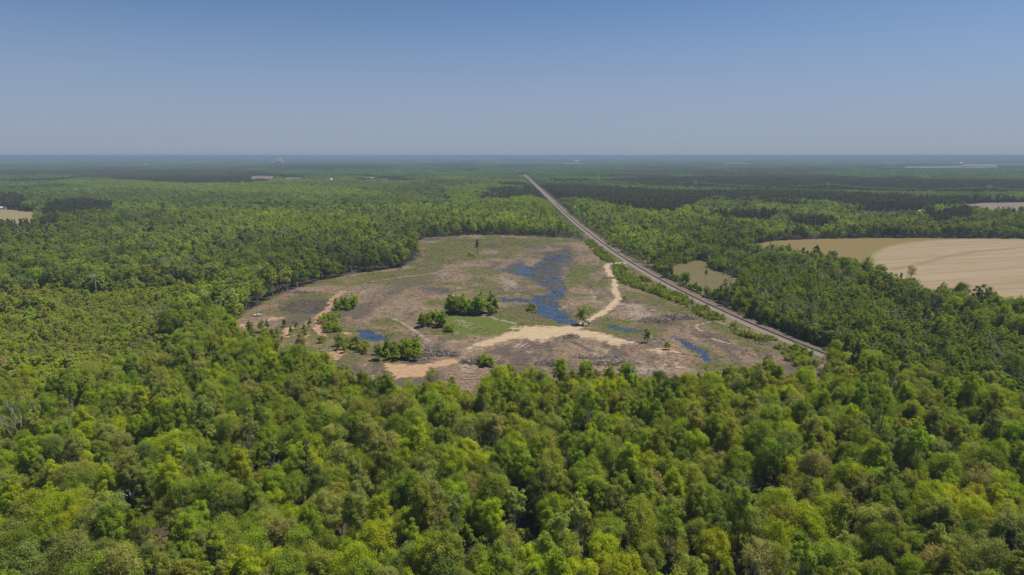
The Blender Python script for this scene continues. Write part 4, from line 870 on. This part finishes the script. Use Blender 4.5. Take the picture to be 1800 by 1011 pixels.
def brush_pile(px, py, rx, ry, h, n, label, dark=False, seed=0):
    rng = np.random.default_rng(700 + seed); X, Y = g(px, py); o = link('brush_pile', None, loc=(X, Y, 0), label=label, category='brush pile', group='brush piles in the clearing')
    a = rng.uniform(0, 2 * math.pi, n); q = np.sqrt(rng.uniform(0, 1, n)); fx, fy = rx * q * np.cos(a), ry * q * np.sin(a)
    z = float(ground_z(np.array([X]), np.array([Y]))[0]) + h * (1 - q ** 1.6) * rng.uniform(0.1, 1, n) * (0.6 + 0.8 * fbm(fx / 3 + X, fy / 3, seed))
    V, F = sticks(n, fx, fy, (1.5, 5.0), (0.05, 0.16), rng, z, 0.3)
    link('branches', make_mesh('brush_branches', V, F, [M['brush']]), o, kind='stuff'); return o
PILES = [(748, 618, 10, 6, 2.6, 900, 'grey brush pile beside the orange sand patch'), (775, 624, 12, 5, 2.2, 800, 'long grey brush pile touching the sandy track'), (838, 637, 9, 5, 2.4, 700, 'dark brush pile below the log landing near a bush'), (967, 641, 8, 4, 2.2, 650, 'small dark brush pile at the near woods below the log stack'), (1150, 565, 12, 7, 1.8, 900, 'wide grey brush heap between ditch water and railway'), (1180, 560, 10, 6, 2.0, 800, 'grey brush heap nearest to the railway saplings'), (1205, 560, 8, 5, 1.6, 500, 'small brush heap at the end of the grey heaps by the railway'), (1080, 640, 14, 4, 1.6, 700, 'low long brush row at the near woods beside the blue puddle'), (760, 421, 18, 5, 2.0, 500, 'brown brush row below the far treeline'), (735, 450, 7, 20, 1.6, 500, 'brown brush strip along the inner forest corner'), (530, 515, 18, 5, 1.8, 500, 'brown brush row along the forest behind the white pickup'), (1075, 490, 8, 2, 1.0, 160, 'pale strip of debris beside the sandy road bend'), (1005, 594, 5, 3, 1.4, 260, 'small dark brush clump on the log landing'), (1045, 630, 14, 3, 0.9, 350, 'thin dark debris line below the log landing')]
for i, p in enumerate(PILES): brush_pile(*p[:6], p[6], seed=i)
# cut logs
LOGS = []
for k in range(9): LOGS.append((1005 + k * 4.2, 600 + k * 2.2, 9.0, 0.22, -0.75 + 0.06 * (k % 3), 'log in the stack on the sand landing'))
for k in range(7): LOGS.append((906 + k * 3.4, 611 - (k % 3) * 2.6, 7.0, 0.2, 0.85 + 0.08 * (k % 4), 'log in the loose heap left of the log stack'))
LOGS += [(1044, 624, 3.5, 0.3, 1.2, 'short white log lying below the log stack'), (829, 657, 6.5, 0.3, 0.06, 'upper pale log lying in the gap of the near woods'), (826, 668, 7, 0.3, -0.05, 'lower pale log lying in the gap of the near woods'), (1052, 489, 11, 0.35, 0.05, 'long pale log beside the sandy road bend')]
log_me = MB().tube([(-0.5, 0, 0), (0, 0, 0), (0.5, 0, 0)], [1.0, 0.92, 0.85], 8).mesh('log', M['log'])
ln = {}
for px, py, L, r, rz, lb in LOGS:
    X, Y = g(px, py); o = link('log', log_me, loc=(X, Y, float(ground_z(np.array([X]), np.array([Y]))[0]) + r * 0.8)); o.scale = (L, r, r); o.rotation_euler = (0, 0.0, rz)
    if 'in the' in lb and ('stack' in lb or 'heap' in lb) and 'below' not in lb:
        ln[lb] = ln.get(lb, 0) + 1; lb = lb.replace('log in', '%s cut log from the left in' % ordn(ln[lb] - 1), 1)
    o['label'] = lb; o['category'] = 'log'; o['group'] = 'cut logs on the landing'

# ------------------------------------------------------------------ single trees and bushes of the clearing and fields
def tree_at(name, kind, var, px, py, colr, sc, label, group=None, z=0.0, sxy=1.0, cat='tree'):
    X, Y = g(px, py); T_, C_, J_, H_, R_ = PROTO[kind][var]
    o = link(name, None, loc=(X, Y, float(ground_z(np.array([X]), np.array([Y]))[0]) - 0.1), label=label, category=cat); o.scale = (sc * sxy, sc * sxy, sc); o.rotation_euler = (0, 0, (px * 1.7) % 6.28)
    if group: o['group'] = group
    link('trunk', T_, o); c_ = link('crown', C_, o); c_['tint'] = [float(v) for v in vary(tint_rng, np.array([TINTS[colr]]))[0]]; return o
tree_at('broadleaf_tree', 'thick', 1, 1024, 572, 'green', 1.42, 'lone green tree beside the pond where the sandy road begins', sxy=1.15)
tree_at('pine_tree', 'pine', 2, 839, 447, 'pine green', 0.84, 'lone dark pine near the far end of the clearing', sxy=1.15)
tree_at('broadleaf_tree', 'thick', 2, 1137, 603, 'green', 1.25, 'small green tree between ditch and creek', sxy=0.8)
tree_at('broadleaf_tree', 'thick', 3, 1172, 615, 'olive green', 0.85, 'small olive bushy tree on the sand beside the creek')
tree_at('slender_tree', 'tallthin', 0, 1240, 503, 'dark green', 0.68, 'tall thin dead-topped tree in the brown field beyond the railway', sxy=0.6)
tree_at('broadleaf_tree', 'hi', 7, 1688, 541, 'dark green', 1.02, 'big round dark oak at the edge of the harvested field')
tree_at('broadleaf_tree', 'hi', 1, 1740, 547, 'deep green', 0.8, 'dark green tree right of the big oak at the field edge')
tree_at('thin_crowned_tree', 'sparse', 1, 1525, 480, 'tan', 0.95, 'purplish half-bare tree leaning over the field corner', sxy=0.9)
tree_at('thin_crowned_tree', 'sparse', 2, 1599, 509, 'deep green', 1.05, 'ragged tree with tufted limbs standing out against the harvested field', sxy=0.7)
tree_at('broadleaf_tree', 'hi', 6, 1374, 453, 'dark green', 0.95, 'dark tree rising before the brown meadow corner', sxy=0.9)
tree_at('broadleaf_tree', 'hi', 3, 1434, 463, 'dark green', 0.9, 'dark tree in front of the brown meadow left of the field corner', sxy=1.1)
tree_at('broadleaf_tree', 'hi', 4, 1460, 472, 'dark green', 1.05, 'dark broad tree just right of the one before the meadow', sxy=1.0)
tree_at('broadleaf_tree', 'hi', 8, 1555, 520, 'dark green', 0.8, 'dark green tree below the harvested field corner', sxy=1.4)
tree_at('broadleaf_tree', 'hi', 0, 1580, 528, 'deep green', 0.85, 'deep green round tree below the ragged tree', sxy=1.2)
tree_at('broadleaf_tree', 'hi', 2, 1625, 535, 'dark green', 0.8, 'dark green tree between the ragged tree and big oak', sxy=1.1)
tree_at('broadleaf_tree', 'hi', 5, 1770, 690, 'dark green', 0.95, 'blackish broad tree with white blossom tops at the right edge')
tree_at('broadleaf_tree', 'hi', 5, 1300, 545, 'dark green', 0.62, 'dark round tree beside the railway shoulder', sxy=1.0)
# snag standing in the scrub
b_ = MB(); b_.tube([(0, 0, 0), (0.1, 0, 8), (0, 0.1, 16), (0.2, 0, 19)], [0.55, 0.42, 0.36, 0.2], 8)
rg = np.random.default_rng(3)
X, Y = g(170, 520, 0)
snag = link('dead_tree', None, loc=(X, Y, 0), label='tall branchless dead trunk with a twiggy top standing in low scrub', category='tree')
link('trunk', b_.mesh('snag_trunk', M['bark_pale'], True), snag)
for k in range(9):
    b_ = MB(); a0 = rg.uniform(0, 6.28); z0 = 15 + k * 0.45; L = rg.uniform(1.5, 4.2); e0 = np.array([math.cos(a0) * L, math.sin(a0) * L, z0 + rg.uniform(0.3, 2.2)])
    b_.tube([(0.05, 0.05, z0), e0 * [0.5, 0.5, 0] + [0, 0, (z0 + e0[2]) / 2 + 0.3], e0], [0.16, 0.11, 0.05], 5)
    for _ in range(3): b_.tube([e0 * [0.7, 0.7, 1] - [0, 0, 0.2], e0 + rg.normal(0, 0.9, 3)], [0.05, 0.02], 3)
    link('branch', b_.mesh('branch', M['bark_pale'], True), snag)
# leaning broken trunk in the near woods
X0, Y0 = g(552, 946, 3.0); X1, Y1 = g(605, 880, 11.0)
b_ = MB(); b_.tube([(0, 0, 0), ((X1 - X0) * 0.5, (Y1 - Y0) * 0.5, 6.0), (X1 - X0, Y1 - Y0, 11.5)], [0.42, 0.34, 0.2], 8); b_.tube([((X1 - X0) * 0.8, (Y1 - Y0) * 0.8, 9.3), ((X1 - X0) * 0.8 + 4.2, (Y1 - Y0) * 0.8 + 1, 10.5)], [0.2, 0.08], 6); b_.tube([((X1 - X0) * 0.9, (Y1 - Y0) * 0.9, 10.3), ((X1 - X0) * 1.2 + 1, (Y1 - Y0) * 1.1, 15.0)], [0.2, 0.06], 6)
link('dead_tree', b_.mesh('leaning_trunk', M['bark_pale'], True), loc=(X0, Y0, 0.3), label='leaning pale broken trunk in the gap of the near woods', category='tree', group='bare trees')

def thicket(name, spots, group, desc, kind, colr, rng_seed, z_sc=(0.8, 1.2)):
    rng = np.random.default_rng(rng_seed)
    spots = sorted(spots)
    for i, (px, py) in enumerate(spots):
        c = colr[int(rng.integers(len(colr)))]
        tree_at(name, kind, int(rng.integers(len(PROTO[kind]))), px, py, c, float(rng.uniform(*z_sc)), '%s %s, %s from the left %s' % (c, 'bush' if name == 'shrub' else name.replace('_', ' '), ordn(i), desc), group, cat='shrub' if name == 'shrub' else 'tree')
rr = np.random.default_rng(31)
def blob(cx, cy_, w, h, n): return [(cx + float(a), cy_ + float(b)) for a, b in np.stack([rr.uniform(-w, w, n), rr.uniform(-h, h, n)], 1)]
thicket('sapling', blob(830, 551, 42, 4.0, 44), 'thicket on the green mound', 'in the thicket behind the grassy mound', 'thick', ['green', 'bright green', 'bright green', 'deep green'], 1, (1.1, 1.75))
thicket('sapling', blob(760, 573, 20, 4.5, 18), 'thicket left of the mound', 'in the small thicket left of the grassy mound', 'thick', ['green', 'deep green', 'bright green'], 2, (0.75, 1.25))
thicket('shrub', blob(790, 580, 12, 4, 5), 'bushes at the mound foot', 'at the left foot of the grassy mound', 'bush', ['green', 'olive green'], 3, (0.8, 1.3))
thicket('sapling', blob(608, 543, 17, 4, 18), 'bright thicket by the sandy track', 'in the bright thicket beside the sandy track', 'thick', ['bright green', 'bright green', 'green'], 4, (0.8, 1.15))
thicket('shrub', blob(582, 572, 14, 13, 22), 'bushes along the sandy track', 'in the bushes between sandy track and small pond', 'bush', ['green', 'olive green', 'bright green'], 5, (0.8, 1.5))
thicket('sapling', blob(700, 628, 38, 8, 36), 'saplings below the small pond', 'in the sapling row below the small pond', 'thick', ['bright green', 'green', 'green'], 6, (0.7, 1.25))
thicket('shrub', blob(620, 615, 30, 8, 16), 'bushes at the small pond', 'in the bushes between small pond and near woods', 'bush', ['green', 'olive green'], 7, (0.8, 1.5))
thicket('sapling', [(535, 585), (520, 580), (500, 575), (470, 580), (545, 575), (460, 585), (440, 588), (512, 590)], 'small trees by the pickup', 'of the small trees below the white pickup', 'thick', ['green', 'dark green', 'deep green'], 8, (0.6, 1.0))
thicket('shrub', blob(505, 596, 70, 9, 26), 'bushes before the near woods', 'of the bushes between white pickup and near woods', 'thick', ['green', 'deep green', 'olive green'], 14, (0.35, 0.8))
thicket('shrub', blob(935, 548, 6, 3, 5), 'bushes in the pond', 'of the bushes standing in the pond', 'bush', ['green', 'olive green'], 9, (0.7, 1.1))
thicket('shrub', blob(832, 452, 8, 2.5, 6) + [(790, 460), (780, 461)], 'bushes by the lone pine', 'of the low bushes around the lone pine', 'bush', ['green', 'bright green'], 10, (0.6, 1.0))
thicket('shrub', [(1098, 530), (1030, 573), (1350, 640), (1355, 643)], 'bushes by the road', 'of the single bushes right of the pond', 'bush', ['deep green', 'green'], 11, (0.8, 1.2))
thicket('sapling', blob(1172, 468, 20, 2.5, 14) + blob(1205, 462, 14, 2, 10), 'bush row at the crossing', 'in the dark bush row beyond the railway crossing', 'thick', ['deep green', 'green', 'bright green'], 12, (0.65, 0.95))
thicket('shrub', blob(850, 642, 14, 4, 7), 'bushes at the brush pile', 'of the bushes beside the dark brush pile', 'bush', ['olive green', 'yellow-green', 'green'], 13, (0.8, 1.3))

# ------------------------------------------------------------------ white pickup truck
X, Y = g(453.5, 556.5); tz = float(ground_z(np.array([X]), np.array([Y]))[0]) + 0.02
truck = link('pickup_truck', None, loc=(X, Y, tz), label='white pickup truck parked on the grass at the forest edge', category='truck'); truck.rotation_euler = (0, 0, R(192))
def prism(profile, y0, y1, inset=0.0):
    b_ = MB(); p = np.array(profile, float); n = len(p); V = [(a, y0, c) for a, c in p] + [(a, y1, c) for a, c in p]
    F = [[k, (k + 1) % n, n + (k + 1) % n, n + k] for k in range(n)]; b_.add(V, F); me = bpy.data.meshes.new('prism')
    me.from_pydata([tuple(v) for v in V], [], [list(range(n))[::-1], [n + k for k in range(n)]] + F); return me
def part(name, me, m, parent): me.materials.append(m); me.name = name; return link(name, me, parent)
body = part('body', prism([(2.85, 0.45), (2.9, 0.75), (2.75, 1.08), (1.35, 1.18), (1.3, 1.15), (-0.55, 1.15), (-0.56, 0.72), (-2.72, 0.72), (-2.78, 0.45)], -0.98, 0.98), M['white'], truck)
for s_ in (-1, 1): part('bed_side', prism([(-0.58, 0.73), (-0.58, 1.22), (-2.75, 1.22), (-2.75, 0.73)], s_ * 0.98 - 0.06 * (s_ > 0), s_ * 0.98 + 0.06 * (s_ < 0)), M['white'], truck)
part('tailgate', MB().box((-2.72, 0, 0.97), (0.08, 1.82, 0.5)).mesh('tailgate', []), M['white'], truck)
part('cab', prism([(1.28, 1.16), (0.55, 1.78), (-0.35, 1.82), (-0.56, 1.6), (-0.56, 1.16)], -0.86, 0.86), M['white'], truck)
part('windscreen', prism([(1.24, 1.23), (0.62, 1.755), (0.66, 1.77), (1.29, 1.23)], -0.76, 0.76), M['glass'], truck)
for s_ in (-1, 1): part('side_window', prism([(1.0, 1.25), (0.5, 1.68), (-0.3, 1.72), (-0.45, 1.58), (-0.45, 1.25)], s_ * 0.865, s_ * 0.875), M['glass'], truck)
for wx in (1.85, -1.75):
    for s_ in (-1, 1):
        w = part('wheel', MB().tube([(wx, s_ * 0.74, 0.4), (wx, s_ * 1.0, 0.4)], [0.4, 0.4], 18).mesh('tyre', []), M['tyre'], truck)
        part('rim', MB().tube([(wx, s_ * 0.98, 0.4), (wx, s_ * 1.01, 0.4)], [0.24, 0.22], 12).mesh('rim', []), M['chrome'], w)
for s_ in (-1, 1):
    part('headlight', MB().box((2.84, s_ * 0.72, 0.88), (0.08, 0.36, 0.18)).mesh('headlight', []), M['clear_lamp'], truck); part('tail_lamp', MB().box((-2.77, s_ * 0.88, 0.98), (0.06, 0.14, 0.4)).mesh('tail_lamp', []), M['red_lamp'], truck)
part('bumper', MB().box((2.92, 0, 0.55), (0.12, 1.9, 0.2)).mesh('bumper', []), M['chrome'], truck)

# ------------------------------------------------------------------ power line
def tower(px, d, h, label, arms=True):
    X = (px - 900) / FPX * (d * CP + (CAM_H - 18) * SP); o = link('power_pylon', None, loc=(X, d, 0), label=label, category='pylon', group='power line pylons')
    for s_ in (-2.6, 2.6): link('pole', MB().tube([(s_, 0, 0), (s_, 0, h)], [0.55, 0.35], 8).mesh('pole', M['steel'], True), o)
    b_ = MB().box((0, 0, h - 3), (15, 0.6, 0.7)); link('crossarm', b_.mesh('crossarm', M['steel']), o)
    b_ = MB().tube([(-2.6, 0, h - 4), (2.6, 0, h - 14)], 0.2, 4).tube([(2.6, 0, h - 4), (-2.6, 0, h - 14)], 0.2, 4); link('brace', b_.mesh('brace', M['steel']), o)
    for q in (-7, 0, 7): link('insulator', MB().tube([(q, 0, h - 3.3), (q, 0, h - 5.6)], [0.22, 0.22], 6).mesh('insulator', M['white']), o)
    return np.array([X, d, h - 5.6])
T0 = tower(1052, 2350, 52, 'farthest pylon of the power line, nearest to the railway'); T1 = tower(1222, 2000, 50, 'tall pale pylon with a bright top above the dark pines'); T2 = tower(1455, 1950, 45, 'pylon right of the middle with wires on both sides'); T3 = tower(1737, 1850, 42, 'rightmost pylon of the power line'); 
T4 = tower(1610, 1720, 34, 'left one of two close grey pylons'); T5 = tower(1633, 1740, 34, 'right one of two close grey pylons')
T6 = np.array([T3[0] + 330, T3[1] - 60, 34.0])
for n_, (a, b) in enumerate([(T0, T1), (T1, T2), (T2, T3), (T3, T6)]):
    for q in (-7, 0, 7):
        t = np.linspace(0, 1, 24); Pw = a + (b - a) * t[:, None]; Pw[:, 2] -= 9.0 * 4 * t * (1 - t); Pw[:, 0] += q
        link('power_cable', MB().tube(Pw, 0.10, 4, False).mesh('power_cable', M['wire']), label='%s cable of the %s span of the power line' % ({-7: 'left', 0: 'middle', 7: 'right'}[q], ['span nearest the railway,', 'span between tall and middle pylon,', 'span between middle and rightmost pylon,', 'span leaving the picture,'][n_]) if False else '%s sagging cable %s' % ({-7: 'left', 0: 'middle', 7: 'right'}[q], ['from the farthest pylon to the tall pale pylon', 'between the tall pale pylon and the next one', 'running to the rightmost pylon', 'leaving the rightmost pylon'][n_]), category='cable', group='power line cables')

# ------------------------------------------------------------------ far buildings, water tower, smoke
def house(px, py, zc, w, dpt, h, label, wall='wall_pale', roof='roof_pale', name='house', rz=0.3):
    X, Y = g(px, py, zc); o = link(name, None, loc=(X, Y, 0), label=label, category='building'); o.rotation_euler = (0, 0, rz)
    link('wall', MB().box((0, 0, h / 2), (w, dpt, h)).mesh('wall', M[wall]), o)
    r_ = h * 0.45; V = [(-w * .53, -dpt * .55, h), (w * .53, -dpt * .55, h), (w * .53, dpt * .55, h), (-w * .53, dpt * .55, h), (-w * .53, 0, h + r_), (w * .53, 0, h + r_)]
    b_ = MB(); b_.add(V, [[0, 1, 5, 4], [2, 3, 4, 5]]); b_.F3.append(np.array([[0, 4, 3], [1, 2, 5]])); link('roof', b_.mesh('roof', M[roof]), o)
    link('door', MB().box((w * 0.1, -dpt / 2 - 0.06, 1.1), (1.1, 0.1, 2.2)).mesh('door', M['roof_grey']), o)
    for q in (-0.3, 0.33): link('window', MB().box((w * q, -dpt / 2 - 0.06, h * 0.55), (w * 0.12, 0.1, h * 0.3)).mesh('window', M['glass']), o)
    return o
house(5.5, 368.0, 0, 15, 9, 4.2, 'small white house behind the yellow hayfield at the left edge', rz=0.2)
house(583, 317, 18, 9, 8, 19, 'white shed roof showing above the far woods left of the middle', name='shed')
house(1013, 284.2, 16, 90, 60, 26, 'pale shed near the horizon above the end of the railway', name='shed')
house(256, 290, 18, 20, 16, 20, 'white shed roof in the far woods near the left horizon', name='shed')
house(1688, 289.2, 6, 60, 40, 24, 'white barn at the pale field under the right horizon', name='barn')
house(1616, 375.5, 0, 9, 6, 5, 'tiny pale hut beside the grassy opening behind the field', name='hut')
X, Y = g(840, 284.4, 14); fac = link('factory', None, loc=(X, Y, 0), label='long pale factory with a white tower near the horizon', category='building')
k_ = Y / FPX
for dx_, w, h, wl_, in ((-16, 14, 34, 'wall_pale'), (-10, 9, 44, 'brick'), (0, 16, 32, 'wall_pale'), (15, 20, 36, 'wall_pale')):
    w_ = link('wall', MB().box((dx_ * k_, 0, h / 2), (w * k_, 120, h)).mesh('wall', M[wl_]), fac); link('roof', MB().box((dx_ * k_, 0, h + 0.8), (w * k_ * 1.01, 122, 1.6)).mesh('roof', M['roof_pale']), w_)
link('tower', MB().box((-14.5 * k_, -20, 36), (3.0 * k_, 24, 72)).mesh('tower', M['white']), fac); link('tower', MB().box((18 * k_, -20, 24), (8 * k_, 60, 48)).mesh('tower', M['white']), fac)
X, Y = g(452, 284.0, 14); wt = link('water_tower', None, loc=(X, Y, 0), label='white water tower on the horizon left of the smoke', category='tower')
link('tank', MB().tube([(0, 0, 62), (0, 0, 70), (0, 0, 86), (0, 0, 93)], [6, 17, 17, 4], 16).mesh('tank', M['white'], True), wt)
for k in range(4): link('leg', MB().tube([(14 * math.cos(k * 1.571), 14 * math.sin(k * 1.571), 0), (11 * math.cos(k * 1.571), 11 * math.sin(k * 1.571), 68)], 1.6, 6).mesh('leg', M['white']), wt)

m, nt, out = mat('smoke'); M['smoke'] = m
pv = nd(nt, 'ShaderNodeVolumePrincipled'); pv.inputs['Color'].default_value = (0.97, 0.97, 0.98, 1); pv.inputs['Density'].default_value = 0.05
nt.links.new(pv.outputs[0], out.inputs['Volume'])
X, Y = g(487, 287.2, 18); rg = np.random.default_rng(44)
import bmesh
bm = bmesh.new()
for k in range(22):
    t = k / 21; ret = bmesh.ops.create_icosphere(bm, subdivisions=2, radius=1.0)
    c = np.array([rg.normal(0, 50 * (1 - 0.5 * t)) + t * 55, rg.normal(0, 40), 16 + t * 78]); s_ = np.array([rg.uniform(16, 40), 40, rg.uniform(9, 20)]) * (1.1 - 0.5 * t)
    for v in ret['verts']: v.co = (v.co.x * s_[0] + c[0], v.co.y * s_[1] + c[1], v.co.z * s_[2] + c[2])
me = bpy.data.meshes.new('smoke'); bm.to_mesh(me); bm.free(); me.materials.append(m)
link('smoke', me, loc=(X, Y, 0), kind='stuff', label='white smoke rising from the far woods near the horizon')

# ------------------------------------------------------------------ the air
m, nt, out = mat('haze'); M['haze'] = m
pv = nd(nt, 'ShaderNodeVolumePrincipled'); pv.inputs['Color'].default_value = (0.36, 0.47, 0.61, 1); pv.inputs['Density'].default_value = 0.00012; pv.inputs['Anisotropy'].default_value = 0.0
nt.links.new(pv.outputs[0], out.inputs['Volume'])
link('haze', MB().box((0, 0, 61), (146000, 146000, 126)).mesh('haze', m), kind='stuff', label='thin blue haze over the plain')
